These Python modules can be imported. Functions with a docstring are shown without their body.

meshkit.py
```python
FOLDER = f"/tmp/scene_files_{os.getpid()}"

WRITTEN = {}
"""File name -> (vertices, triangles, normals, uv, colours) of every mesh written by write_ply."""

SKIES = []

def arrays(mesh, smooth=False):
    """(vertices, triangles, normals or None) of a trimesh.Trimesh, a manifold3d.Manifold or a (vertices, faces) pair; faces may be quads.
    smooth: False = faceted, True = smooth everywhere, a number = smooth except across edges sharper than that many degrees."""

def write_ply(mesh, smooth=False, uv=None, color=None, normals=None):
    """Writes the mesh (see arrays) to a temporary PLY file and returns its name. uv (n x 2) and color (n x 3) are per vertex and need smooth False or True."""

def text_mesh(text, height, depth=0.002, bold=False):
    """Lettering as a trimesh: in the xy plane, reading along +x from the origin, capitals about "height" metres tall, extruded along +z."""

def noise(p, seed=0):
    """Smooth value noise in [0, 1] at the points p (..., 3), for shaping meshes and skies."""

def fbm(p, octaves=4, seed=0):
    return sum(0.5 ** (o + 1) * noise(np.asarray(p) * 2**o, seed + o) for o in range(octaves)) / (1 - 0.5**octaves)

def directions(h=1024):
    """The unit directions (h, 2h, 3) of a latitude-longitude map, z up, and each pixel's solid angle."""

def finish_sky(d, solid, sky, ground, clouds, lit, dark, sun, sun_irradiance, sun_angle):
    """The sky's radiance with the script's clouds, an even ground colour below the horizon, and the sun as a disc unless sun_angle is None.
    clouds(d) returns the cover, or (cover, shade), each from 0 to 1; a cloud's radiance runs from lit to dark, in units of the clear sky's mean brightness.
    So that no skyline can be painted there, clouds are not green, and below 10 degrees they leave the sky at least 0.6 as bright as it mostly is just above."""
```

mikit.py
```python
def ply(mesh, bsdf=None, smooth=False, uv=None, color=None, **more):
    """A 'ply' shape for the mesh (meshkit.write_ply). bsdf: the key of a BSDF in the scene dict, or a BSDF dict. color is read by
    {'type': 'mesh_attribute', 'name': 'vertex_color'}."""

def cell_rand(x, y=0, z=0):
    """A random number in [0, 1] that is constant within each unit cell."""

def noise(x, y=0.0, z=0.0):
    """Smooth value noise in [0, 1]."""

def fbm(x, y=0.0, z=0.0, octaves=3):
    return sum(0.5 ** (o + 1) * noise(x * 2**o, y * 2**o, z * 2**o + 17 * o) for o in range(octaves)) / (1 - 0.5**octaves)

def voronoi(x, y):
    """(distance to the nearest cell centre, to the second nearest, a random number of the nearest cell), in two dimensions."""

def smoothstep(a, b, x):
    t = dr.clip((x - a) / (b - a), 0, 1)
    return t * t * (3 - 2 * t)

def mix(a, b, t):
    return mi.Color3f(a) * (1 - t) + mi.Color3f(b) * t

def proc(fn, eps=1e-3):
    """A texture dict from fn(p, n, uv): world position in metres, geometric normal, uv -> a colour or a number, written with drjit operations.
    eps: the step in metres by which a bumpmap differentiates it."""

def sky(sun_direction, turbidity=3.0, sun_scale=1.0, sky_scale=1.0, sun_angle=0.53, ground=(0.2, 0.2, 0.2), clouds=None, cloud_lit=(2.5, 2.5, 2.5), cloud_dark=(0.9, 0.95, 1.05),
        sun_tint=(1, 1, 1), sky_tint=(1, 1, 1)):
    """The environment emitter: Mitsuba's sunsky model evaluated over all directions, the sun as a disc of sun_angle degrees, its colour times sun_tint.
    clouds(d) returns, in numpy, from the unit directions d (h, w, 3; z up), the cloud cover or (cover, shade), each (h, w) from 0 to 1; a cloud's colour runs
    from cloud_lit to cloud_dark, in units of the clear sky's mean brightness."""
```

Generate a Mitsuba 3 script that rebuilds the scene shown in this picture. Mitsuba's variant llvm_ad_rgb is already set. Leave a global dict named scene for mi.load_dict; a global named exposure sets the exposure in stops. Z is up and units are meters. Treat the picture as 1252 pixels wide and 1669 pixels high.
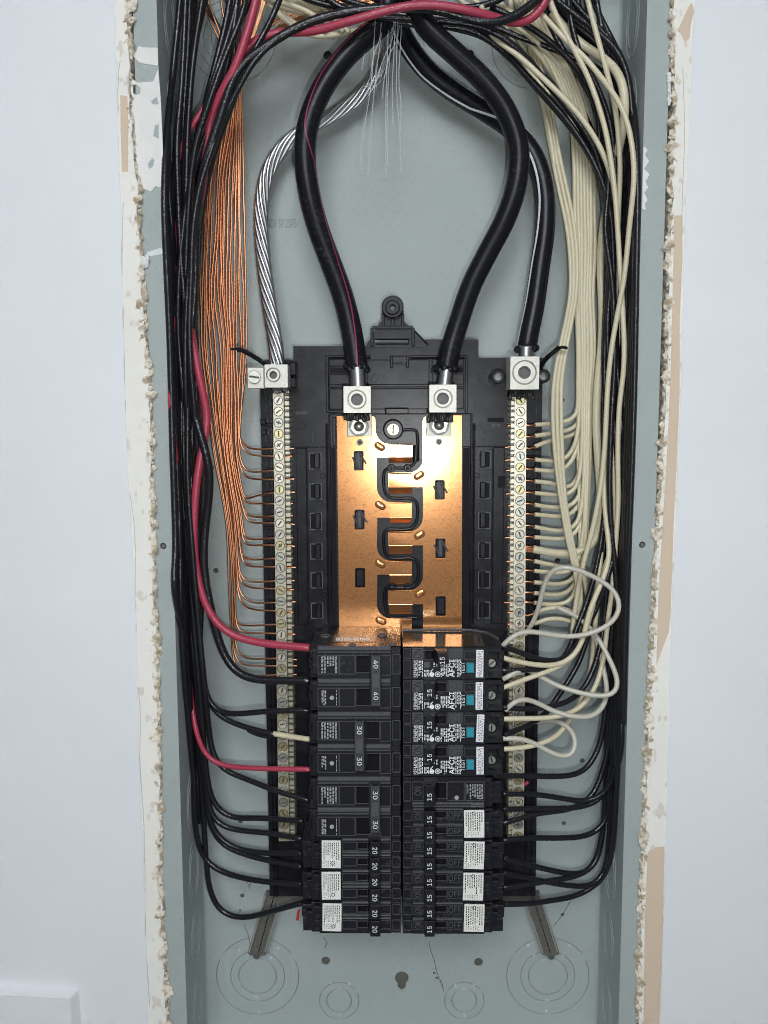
import math, random
import numpy as np, trimesh, mitsuba as mi, drjit as dr
from shapely.geometry import Polygon, Point, LineString, box as sbox, MultiPolygon
from shapely.ops import unary_union
from shapely import affinity
import mikit, meshkit

# ------------------------------------------------------------------ camera, light, exposure
IMW, IMH, FPX = 1252.0, 1669.0, 1463.0          # the photograph's frame and focal length in its pixels
DIST = 0.70                                     # from the lens to the front of the wall (y = 0); x right, y into the wall, z up
EYE = np.array([0.0, -DIST, 1.50])
pitch, yaw, roll = math.radians(6.43), math.radians(0.55), math.radians(0.185)
FWD = np.array([-math.sin(yaw) * math.cos(pitch), math.cos(yaw) * math.cos(pitch), -math.sin(pitch)])
R0 = np.cross(FWD, [0, 0, 1.0]); R0 /= np.linalg.norm(R0)
U0 = np.cross(R0, FWD)
RGT = R0 * math.cos(roll) - U0 * math.sin(roll)
UPV = U0 * math.cos(roll) + R0 * math.sin(roll)
T = mi.ScalarTransform4f
scene = {'type': 'scene'}
labels = {}
exposure = 0.0
scene['camera'] = {'type': 'perspective', 'fov_axis': 'x', 'fov': 2 * math.degrees(math.atan(IMW / 2 / FPX)), 'near_clip': 0.02, 'far_clip': 30.0,
                   'to_world': T().look_at(origin=EYE.tolist(), target=(EYE + FWD).tolist(), up=UPV.tolist())}
# the light of the phone beside the lens, a ceiling fitting behind and above, and the dim bounce of the room
def lamp(center, target, size, rgb):
    t = T().look_at(origin=list(center), target=list(target), up=[0.01, 0.02, 1]).scale([size[0], size[1], 1])
    return {'type': 'rectangle', 'to_world': t, 'emitter': {'type': 'area', 'radiance': {'type': 'rgb', 'value': list(rgb)}}}
scene['phone_lamp'] = lamp((0.030, -0.70, 1.444), (0.0, 0.0, 1.43), (0.004, 0.004), [6700, 6900, 6850])
scene['ceiling_light'] = lamp((-0.12, -2.30, 2.60), (0.0, 0.0, 1.3), (0.6, 0.5), [10.2, 10.6, 11.2])
scene['room_bounce'] = {'type': 'constant', 'radiance': {'type': 'rgb', 'value': [0.135, 0.140, 0.148]}}
labels['phone_lamp'] = {'label': 'small bright lamp beside the camera lens, outside the picture', 'category': 'lamp'}
labels['ceiling_light'] = {'label': 'soft ceiling lamp of the room, behind the camera', 'category': 'lamp'}

# ------------------------------------------------------------------ materials
nz, fb, sst, mix = mikit.noise, mikit.fbm, mikit.smoothstep, mikit.mix
def principled(key, rgb, rough, spec=0.5, metallic=0.0, bump=None, **kw):
    b = {'type': 'principled', 'base_color': rgb if isinstance(rgb, dict) else {'type': 'rgb', 'value': list(rgb)}, 'roughness': rough if isinstance(rough, dict) else float(rough),
         'specular': spec, 'metallic': metallic, **kw}
    if metallic: b.pop('specular')
    if bump is not None:
        b = {'type': 'bumpmap', 'arbitrary': mikit.proc(bump[0], eps=bump[1]), 'scale': bump[2], 'bsdf': b}
    scene[key] = {'type': 'twosided', 'bsdf': b}
    return key
def wall_col(p, n, uv):
    return mix((0.733, 0.760, 0.775), (0.768, 0.79, 0.80), fb(p.x * 14, p.y * 14, p.z * 14))
def wall_bump(p, n, uv): return fb(p.x * 260, p.y * 260, p.z * 260)
def strip_col(p, n, uv):
    c = mix((0.80, 0.785, 0.715), (0.86, 0.845, 0.78), fb(p.x * 60, p.y * 60, p.z * 22))
    return mix(c, mi.Color3f(0.55, 0.50, 0.42), sst(0.66, 0.76, fb(p.x * 200, p.y * 200, p.z * 90)) * 0.5)
def gyp_col(p, n, uv):
    return mix((0.42, 0.34, 0.24), (0.78, 0.72, 0.60), sst(0.3, 0.62, fb(p.x * 210, p.y * 210, p.z * 210)))
def steel_col(p, n, uv):
    c = mix((0.352, 0.402, 0.388), (0.378, 0.426, 0.411), fb(p.x * 25, p.y * 25, p.z * 25))
    d = sst(0.62, 0.85, fb(p.x * 90 + 3, p.y * 90, p.z * 90)) * 0.12 + sst(0.66, 0.72, nz(p.x * 700, p.y * 700, p.z * 700)) * sst(0.45, 0.7, fb(p.x * 16, p.y * 16, p.z * 16 + 4)) * 0.35
    return mix(c, mi.Color3f(0.31, 0.32, 0.30), d)
def cu_col(p, n, uv):
    b = fb(p.x * 800, p.y * 800, p.z * 800, octaves=3) * 0.92 + 0.08 * fb(p.x * 60, p.y * 60, p.z * 60); a = fb(p.x * 35 + 7, p.y * 35, p.z * 35)
    c = mix((0.76, 0.34, 0.13), (0.83, 0.395, 0.17), a)
    roll = nz(p.x * 1500, p.y * 1500, p.z * 60)
    return mix(c, mi.Color3f(0.50, 0.21, 0.08), sst(0.52, 0.70, b) * 0.60 + 0.08 * roll)
def cu_rough(p, n, uv):
    return 0.16 + 0.05 * nz(p.x * 1500, p.y * 1500, p.z * 1500)
def wire_cu(p, n, uv):
    return mix((0.80, 0.37, 0.19), (0.93, 0.47, 0.26), nz(p.x * 60, p.y * 60, p.z * 9))
def jacket_bump(p, n, uv): return nz(p.x * 900, p.y * 900, p.z * 900)
def dust_col(p, n, uv):
    return mix((0.009, 0.009, 0.012), (0.036, 0.036, 0.040), sst(0.5, 0.85, fb(p.x * 420, p.y * 420, p.z * 420)) * sst(0.35, 0.7, nz(p.x * 22, p.y * 22, p.z * 22)))
def plastic_col(p, n, uv):
    return mix((0.008, 0.008, 0.011), (0.020, 0.020, 0.025), sst(0.4, 0.8, fb(p.x * 70, p.y * 70, p.z * 70)))
def rust_col(p, n, uv):
    return mix((0.075, 0.074, 0.064), (0.17, 0.166, 0.145), fb(p.x * 700, p.y * 700, p.z * 500))
def lug_col(p, n, uv):
    return mix((0.54, 0.535, 0.475), (0.64, 0.63, 0.56), fb(p.x * 150, p.y * 150, p.z * 150))
def white_ins(p, n, uv):
    return mix((0.58, 0.52, 0.35), (0.67, 0.615, 0.45), fb(p.x * 40, p.y * 40, p.z * 12))
principled('wall_paint', mikit.proc(wall_col), 0.55, 0.3, bump=(wall_bump, 4e-4, 0.0005))
principled('bare_board', mikit.proc(strip_col), 0.85, 0.2, bump=(wall_bump, 4e-4, 0.0012))
principled('tan_paper', (0.66, 0.54, 0.41), 0.9, 0.1, bump=(wall_bump, 4e-4, 0.0008))
principled('gypsum', mikit.proc(gyp_col), 0.95, 0.1)
def core_col(p, n, uv):
    return mix((0.23, 0.20, 0.15), (0.58, 0.53, 0.44), sst(0.3, 0.7, fb(p.x * 330, p.y * 330, p.z * 330)))
principled('gypsum_core', mikit.proc(core_col), 0.95, 0.1)
principled('plaster', (0.78, 0.775, 0.74), 0.8, 0.2, bump=(wall_bump, 4e-4, 0.001))
principled('cavity', (0.13, 0.13, 0.105), 0.95, 0.1)
principled('steel_paint', mikit.proc(steel_col), 0.52, 0.28)
principled('bright_nick', (0.62, 0.66, 0.67), 0.4, 0.5)
principled('black_plastic', mikit.proc(plastic_col), 0.30, 0.32)
principled('breaker_plastic', mikit.proc(dust_col), 0.36, 0.5)
principled('smooth_black', (0.012, 0.012, 0.014), 0.22, 0.5)
principled('pit_black', (0.004, 0.004, 0.005), 0.6, 0.2)
principled('worn_edge', (0.085, 0.085, 0.088), 0.5, 0.5)
principled('handle_grey', (0.042, 0.042, 0.044), 0.45, 0.5)
principled('moulded_grey', (0.075, 0.075, 0.08), 0.5, 0.4)
principled('copper_bar', mikit.proc(cu_col), mikit.proc(cu_rough), metallic=0.82)
principled('copper_wire', mikit.proc(wire_cu), 0.36, metallic=1.0)
principled('aluminium', mikit.proc(lug_col), 0.46, metallic=0.45)
principled('tin_bar', (0.80, 0.75, 0.60), 0.36, metallic=0.6)
principled('dull_tin', (0.55, 0.52, 0.41), 0.42, metallic=0.6)
principled('zinc_screw', (0.58, 0.57, 0.50), 0.38, metallic=0.9)
principled('yellow_zinc', (0.70, 0.62, 0.34), 0.36, metallic=0.9)
principled('dark_zinc', (0.20, 0.21, 0.195), 0.42, metallic=0.8)
principled('strand_metal', (0.50, 0.50, 0.505), 0.34, metallic=1.0)
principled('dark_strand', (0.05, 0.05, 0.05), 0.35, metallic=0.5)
principled('black_jacket', (0.011, 0.011, 0.014), 0.27, 0.5, bump=(jacket_bump, 2e-4, 0.00022))
principled('cable_jacket', mikit.proc(dust_col), 0.30, 0.24)
principled('red_jacket', (0.385, 0.042, 0.078), 0.38, 0.6, bump=(jacket_bump, 2e-4, 0.00018))
principled('red_stripe', (0.30, 0.03, 0.09), 0.4, 0.4)
principled('white_jacket', mikit.proc(white_ins), 0.36, 0.5)
principled('grey_white_jacket', (0.52, 0.50, 0.42), 0.34, 0.5)
principled('white_stripe', (0.72, 0.73, 0.76), 0.4, 0.4)
principled('hairline', (0.42, 0.43, 0.42), 0.8, 0.2)
principled('hex_dark', (0.10, 0.10, 0.095), 0.5, metallic=0.6)
principled('galvanised', mikit.proc(rust_col), 0.42, 0.5)
principled('sticker', (0.78, 0.78, 0.72), 0.6, 0.3)
principled('sticker_white', (0.84, 0.84, 0.86), 0.5, 0.3)
principled('print_dark', (0.05, 0.05, 0.05), 0.7, 0.2)
principled('print_grey', (0.36, 0.36, 0.36), 0.7, 0.2)
principled('print_white', (0.80, 0.80, 0.78), 0.6, 0.2)
principled('stamp_ink', (0.16, 0.19, 0.20), 0.6, 0.2)
principled('teal_button', (0.035, 0.27, 0.34), 0.35, 0.5)
principled('red_mark', (0.50, 0.05, 0.05), 0.6, 0.2)
principled('dull_rail', (0.26, 0.26, 0.235), 0.4, 0.5)
principled('brown_sheath', (0.055, 0.03, 0.025), 0.45, 0.4)
scene['fibre'] = {'type': 'principledthin', 'base_color': {'type': 'rgb', 'value': [0.80, 0.83, 0.84]}, 'roughness': 0.3, 'spec_trans': 0.35, 'eta': 1.3}

# ------------------------------------------------------------------ helpers
def P(px, py, Y=0.0):
    d = FWD + RGT * (px - IMW / 2) / FPX - UPV * (py - IMH / 2) / FPX
    return EYE + d * (Y - EYE[1]) / d[1]
def size_at(px_len, p): return px_len * float((np.asarray(p) - EYE) @ FWD) / FPX
def numbered(key):
    if key not in used: used.add(key); return key
    k = 1
    while f'{key}_{k:03d}' in used: k += 1
    used.add(f'{key}_{k:03d}'); return f'{key}_{k:03d}'
used = set()
def thing(name, label, cat, group=None, kind=None):
    key = numbered(name)
    labels[key] = {'label': label, 'category': cat}
    if group: labels[key]['group'] = group
    if kind: labels[key]['kind'] = kind
    return key
def part(parent, name, mesh, mat, smooth=False, label=None, kind=None, **more):
    key = numbered(f'{parent}__{name}' if parent else name)
    if isinstance(mesh, (list, tuple)): mesh = trimesh.util.concatenate(list(mesh))
    scene[key] = mikit.ply(mesh, mat, smooth=smooth, **more)
    if label or kind:
        labels[key] = {}
        if label: labels[key]['label'] = label
        if kind: labels[key]['kind'] = kind
    return key
def world_rect(x0, y0, x1, y1, Y):
    cx, cy = (x0 + x1) / 2, (y0 + y1) / 2
    return P(x0, cy, Y)[0], P(cx, y1, Y)[2], P(x1, cy, Y)[0], P(cx, y0, Y)[2]     # X0, Z0, X1, Z1
def cham(X0, Z0, X1, Z1, Yf, Yb, b=0.0006):
    """A block facing -y with a chamfered front."""
    b = min(b, 0.45 * (X1 - X0), 0.45 * (Z1 - Z0), 0.8 * (Yb - Yf))
    v = []
    for (e, Y) in ((0, Yb), (0, Yf + b), (b, Yf)):
        v += [[X0 + e, Y, Z0 + e], [X1 - e, Y, Z0 + e], [X1 - e, Y, Z1 - e], [X0 + e, Y, Z1 - e]]
    f = []
    for r in (0, 4):
        for k in range(4):
            a, c = r + k, r + (k + 1) % 4
            f += [[a, c, c + 4], [a, c + 4, a + 4]]
    f += [[8, 9, 10], [8, 10, 11], [0, 2, 1], [0, 3, 2]]
    return trimesh.Trimesh(np.array(v), np.array(f), process=False)
def bpx(x0, y0, x1, y1, Yf, Yb, b=0.0006): return cham(*world_rect(x0, y0, x1, y1, Yf), Yf, Yb, b)
def poly(pts, Y): return Polygon([(P(x, y, Y)[0], P(x, y, Y)[2]) for x, y in pts])
def upright(m, Yb):
    m.apply_transform(np.array([[1, 0, 0, 0], [0, 0, -1, Yb], [0, 1, 0, 0], [0, 0, 0, 1.0]])); return m
def prism(shape, Yf, Yb):
    shape = shape.buffer(0); gs = [g for g in getattr(shape, 'geoms', [shape]) if g.area > 1e-10]
    return trimesh.util.concatenate([upright(trimesh.creation.extrude_polygon(g, Yb - Yf, engine='earcut'), Yb) for g in gs])
def bevel_prism(shape, Yf, Yb, b):
    """A prism with a stepped, chamfer-like front rim."""
    return trimesh.util.concatenate([prism(shape, Yf + b, Yb), prism(shape.buffer(-b * 0.5), Yf + b * 0.45, Yf + b), prism(shape.buffer(-b), Yf, Yf + b * 0.45)])
def disc(px, py, r_px, Yf, Yb, b=0.0005, n=28, hole=0.0):
    c = P(px, py, Yf); r = size_at(r_px, c); h = size_at(hole, c)
    prof = [(h, Yb - Yf), (r, Yb - Yf), (r, b), (r - b, 0), (h, 0)]
    if hole: prof.append(prof[0])
    m = trimesh.creation.revolve(np.array(prof), sections=n)          # about z
    m.apply_transform(np.array([[1, 0, 0, c[0]], [0, 0, 1, Yf], [0, -1, 0, c[2]], [0, 0, 0, 1.0]]))
    m.fix_normals() if not m.is_winding_consistent or m.volume < 0 else None
    return m
def circ(px, py, r_px, Y, n=24):
    c = P(px, py, Y); return Point(c[0], c[2]).buffer(size_at(r_px, c), n)
def frame_px(x0, y0, x1, y1, t, Yf, Yb):
    """A thin raised outline."""
    X0, Z0, X1, Z1 = world_rect(x0, y0, x1, y1, Yf); s = size_at(t, P(x0, y0, Yf))
    return prism(sbox(X0, Z0, X1, Z1).difference(sbox(X0 + s, Z0 + s, X1 - s, Z1 - s)), Yf, Yb)
def catmull(p, step):
    p = np.asarray(p, float)
    e = np.vstack([2 * p[0] - p[1], p, 2 * p[-1] - p[-2]])
    out = []
    for i in range(1, len(e) - 2):
        a, b, c, d = e[i - 1:i + 3]
        ta = 0.0; tb = ta + max(np.linalg.norm(b - a), 1e-6) ** 0.5; tc = tb + max(np.linalg.norm(c - b), 1e-6) ** 0.5; td = tc + max(np.linalg.norm(d - c), 1e-6) ** 0.5
        n = max(2, int(np.linalg.norm(c - b) / step))
        t = np.linspace(tb, tc, n, endpoint=False)[:, None]
        A1 = (tb - t) / (tb - ta) * a + (t - ta) / (tb - ta) * b; A2 = (tc - t) / (tc - tb) * b + (t - tb) / (tc - tb) * c; A3 = (td - t) / (td - tc) * c + (t - tc) / (td - tc) * d
        B1 = (tc - t) / (tc - ta) * A1 + (t - ta) / (tc - ta) * A2; B2 = (td - t) / (td - tb) * A2 + (t - tb) / (td - tb) * A3
        out.append((tc - t) / (tc - tb) * B1 + (t - tb) / (tc - tb) * B2)
    return np.vstack(out + [p[-1:]])
def path3(pts, Y=0.0, step=0.004, smooth=True):
    w = [P(q[0], q[1], q[2] if len(q) > 2 else Y) for q in pts]
    p = catmull(w, step)
    if smooth and len(p) > 6:
        for _ in range(3): p[1:-1] = 0.25 * p[:-2] + 0.5 * p[1:-1] + 0.25 * p[2:]
    return p
def frames(p):
    t = np.gradient(p, axis=0); t /= np.linalg.norm(t, axis=1, keepdims=True) + 1e-12
    view = np.array([0, -1.0, 0])
    e1 = view - (t @ view)[:, None] * t; e1 /= np.linalg.norm(e1, axis=1, keepdims=True) + 1e-9
    return t, e1, np.cross(t, e1)
def tube(p, r, sides=10, a0=None, a1=None):
    """A tube along p, or with a0, a1 (degrees; 0 faces the viewer) a curved strip of its skin."""
    t, e1, e2 = frames(p)
    r = np.broadcast_to(r, (len(p),))[:, None, None]
    closed = a0 is None
    ang = np.arange(sides) * 2 * np.pi / sides if closed else np.radians(np.linspace(0, 1, sides))
    if not closed:
        A0 = np.broadcast_to(a0, (len(p),))[:, None]; A1 = np.broadcast_to(a1, (len(p),))[:, None]
        ang = np.radians(A0 + (A1 - A0) * np.linspace(0, 1, sides)[None])[:, :, None]
        v = p[:, None] + r * (np.cos(ang) * e1[:, None] + np.sin(ang) * e2[:, None])
    else:
        v = p[:, None] + r * (np.cos(ang)[None, :, None] * e1[:, None] + np.sin(ang)[None, :, None] * e2[:, None])
    n, s = len(p), sides
    i, j = np.meshgrid(np.arange(n - 1), np.arange(s if closed else s - 1), indexing='ij')
    a, b = (i * s + j).ravel(), (i * s + (j + 1) % s).ravel()
    f = np.vstack([np.c_[a, b, b + s], np.c_[a, b + s, a + s]])
    v = v.reshape(-1, 3)
    if closed:
        k = len(v); v = np.vstack([v, p[:1], p[-1:]])
        j = np.arange(s); e = (n - 1) * s
        f = np.vstack([f, np.c_[np.full(s, k), (j + 1) % s, j], np.c_[np.full(s, k + 1), e + j, e + (j + 1) % s]])
    return trimesh.Trimesh(v, f, process=False)
def ribbon(pts, Y, r_px, sides=6, step=0.003): 
    p = path3(pts, Y, step); return tube(p, size_at(r_px, p[len(p) // 2]), sides)
def text_px(s, x0, y0, x1, y1, Y, turn=0, depth=0.00022, bold=False):
    """Lettering on the plane y = Y that fills the pixel rectangle; turn 90 reads upwards, -90 downwards."""
    m = meshkit.text_mesh(s, 0.01, depth, bold)
    if turn: m.apply_transform(trimesh.transformations.rotation_matrix(math.radians(turn), [0, 0, 1]))
    X0, Z0, X1, Z1 = world_rect(x0, y0, x1, y1, Y)
    lo, hi = m.bounds
    v = m.vertices.copy()
    v[:, 0] = X0 + (v[:, 0] - lo[0]) / (hi[0] - lo[0]) * (X1 - X0); v[:, 1] = Z0 + (v[:, 1] - lo[1]) / (hi[1] - lo[1]) * (Z1 - Z0)
    m.vertices = v
    return upright(m, Y + 0.00002)
def parts(parent, name, meshes, mat, smooth=False):
    for m in meshes: part(parent, name, m, mat, smooth)
def small_print(x0, y0, x1, y1, Y, cols, rng, fill=0.55, vertical=True, gap=(1.0, 2.2), word=(2.0, 6.5)):
    """Lines of print too small to read: a row of word-long dashes to each line."""
    out = []
    for c in range(cols):
        if vertical:
            a = x0 + (x1 - x0) * (c + 0.5 - fill / 2) / cols; b = a + (x1 - x0) * fill / cols; q, end = y0, y1
        else:
            a = y0 + (y1 - y0) * (c + 0.5 - fill / 2) / cols; b = a + (y1 - y0) * fill / cols; q, end = x0, x1
        if rng.random() < 0.35: end -= (end - q) * rng.uniform(0.1, 0.45)
        while q < end - 1:
            e = min(end, q + rng.uniform(*word))
            out.append(bpx(a, q, b, e, Y - 0.00010, Y + 0.0001, 0.0) if vertical else bpx(q, a, e, b, Y - 0.00010, Y + 0.0001, 0.0))
            q = e + rng.uniform(*gap)
    return out
def ordinal(n):
    w = 'first second third fourth fifth sixth seventh eighth ninth tenth eleventh twelfth thirteenth fourteenth fifteenth sixteenth seventeenth eighteenth nineteenth twentieth'.split()
    if n <= 20: return w[n - 1]
    return f'{n}{"st" if n % 10 == 1 else "nd" if n % 10 == 2 else "rd" if n % 10 == 3 else "th"}'
def lerp_tab(tab, y):
    t = np.array(tab, float); return float(np.interp(y, t[:, 0], t[:, 1]))

# ------------------------------------------------------------------ the wall
rng = random.Random(11)
Y_WALL, Y_SKIN = -0.0050, -0.0058
Lpaint = [(-300, 178), (0, 187), (120, 190), (230, 192), (330, 197), (500, 200), (700, 205), (900, 216), (1000, 221), (1200, 226), (1400, 233), (1540, 239), (1669, 241), (2000, 250)]
Ledge = [(-300, 201), (0, 208), (100, 209), (200, 212), (300, 223), (420, 227), (560, 236), (640, 243), (800, 246), (960, 250), (1080, 253), (1200, 257), (1330, 259), (1420, 258), (1540, 266), (1669, 272), (2000, 282)]
Redge = [(-300, 1104), (0, 1098), (170, 1102), (300, 1097), (400, 1093), (640, 1087), (800, 1078), (960, 1068), (1080, 1063), (1200, 1058), (1290, 1055), (1380, 1051), (1490, 1046), (1669, 1043), (2000, 1036)]
Rpaint = [(-300, 1142), (0, 1132), (150, 1126), (300, 1119), (430, 1115), (640, 1110), (750, 1105), (860, 1101), (1000, 1095), (1100, 1091), (1200, 1090), (1380, 1085), (1540, 1080), (1669, 1076), (2000, 1068)]
rows = np.arange(-300, 2001, 6.0)
def edge_line(tab, amp, seed):
    n = meshkit.fbm(np.c_[rows * 0.05, rows * 0, rows * 0 + seed * 7.3], 4, seed)
    return [(lerp_tab(tab, y) + (n[i] - 0.5) * 2 * amp, y) for i, y in enumerate(rows)]
el, er = edge_line(Ledge, 7, 1), edge_line(Redge, 6, 2)
pl, pr = edge_line(Lpaint, 2.4, 3), edge_line(Rpaint, 2.0, 4)
FAR = 760
board_l = poly([(-FAR, -300)] + el + [(-FAR, 2000)], Y_WALL).buffer(0)
board_r = poly([(IMW + FAR, -300)] + er + [(IMW + FAR, 2000)], Y_WALL).buffer(0)
wall = part(None, 'wall', [prism(poly([(-FAR, -300)] + pl + [(-FAR, 2000)], Y_SKIN).buffer(0), Y_SKIN, Y_WALL + 0.0004), prism(poly([(IMW + FAR, -300)] + pr + [(IMW + FAR, 2000)], Y_SKIN).buffer(0), Y_SKIN, Y_WALL + 0.0004)], 'wall_paint')
labels[wall] = {'label': 'white painted plasterboard wall on both sides of the electrical box', 'category': 'wall', 'kind': 'structure'}
for b_, side in ((board_l, 'left'), (board_r, 'right')):
    part(wall, 'bare_board_edge', prism(b_, Y_WALL, 0.0075), 'bare_board', label=f'unpainted plasterboard edge along the {side} side of the opening')
part(wall, 'cavity_back', cham(-0.9, 0.7, 0.9, 2.3, 0.0800, 0.10, 0.0), 'cavity')
# paper showing where the face of the board was torn away
part(wall, 'paper_patch', prism(poly([(196, 155), (208, 157), (209, 200), (209, 280), (199, 280), (197, 220)], Y_WALL), Y_WALL - 0.0003, Y_WALL + 0.0002), 'tan_paper', label='tan torn paper strip at the upper left edge')
part(wall, 'paper_patch', prism(poly([(1099, 352), (1111, 350), (1112, 430), (1108, 520), (1108, 640), (1103, 750), (1098, 860), (1093, 1000), (1090, 1030), (1078, 1062), (1070, 1085), (1072, 1010), (1074, 950), (1080, 860), (1086, 760), (1092, 640), (1096, 500)], Y_WALL), Y_WALL - 0.0003, Y_WALL + 0.0002), 'tan_paper', label='long tan torn paper strip on the right edge')
part(wall, 'paper_patch', prism(poly([(1056, 1388), (1070, 1381), (1083, 1380), (1080, 1540), (1075, 1669), (1070, 1790), (1046, 1790), (1049, 1669), (1051, 1500)], Y_WALL), Y_WALL - 0.0003, Y_WALL + 0.0002), 'tan_paper', label='tan torn paper strip at the lower right edge')
part(wall, 'paper_patch', prism(poly([(1118, 20), (1127, 4), (1131, 18), (1126, 40), (1124, 62), (1117, 70), (1110, 55), (1104, 50), (1110, 38)], Y_WALL), Y_WALL - 0.0004, Y_WALL + 0.0002), 'tan_paper', label='tan patch of broken board at the upper right')
for pts in ([(201, 330), (199, 420), (201, 520), (204, 640), (207, 760), (219, 860), (221, 930), (222, 1030)], [(196, 100), (192, 128), (194, 140), (191, 150), (194, 180)], [(1113, 110), (1116, 220), (1112, 330), (1112, 430)], [(1081, 1420), (1080, 1520), (1075, 1600), (1073, 1669)],
            [(225, 1120), (229, 1160), (228, 1240), (234, 1330), (236, 1400), (238, 1530), (244, 1640)], [(212, 890), (214, 940), (219, 975), (217, 1010)]):
    part(wall, 'crack', ribbon(pts, Y_WALL - 0.0001, 0.45, 5), 'hairline')
# crumbling gypsum along both cut edges
ico = trimesh.creation.icosphere(subdivisions=2); ico1 = trimesh.creation.icosphere(subdivisions=1)
def crumb(px, py, r_px, Y, seed, flat=0.7):
    c = P(px, py, Y); r = size_at(r_px, c)
    q = np.random.default_rng(seed + 10)
    m = ico if r_px > 6 else ico1
    v = m.vertices * (0.35 + 1.0 * meshkit.fbm(m.vertices * 2.1 + seed * 3.1, 3, seed) + q.uniform(-.12, .12, len(m.vertices)))[:, None] * np.array([1.0, 0.62, 1.0]) * np.array([q.uniform(.75, 1.25), 1, q.uniform(.75, 1.35)])
    if flat > 0.5: v = v @ trimesh.transformations.random_rotation_matrix(q.uniform(size=3))[:3, :3] * np.array([1, .8, 1.1])
    else: v = v * np.array([1, flat * 1.5, 1])
    return trimesh.Trimesh(c + v * r, m.faces, process=False)
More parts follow.
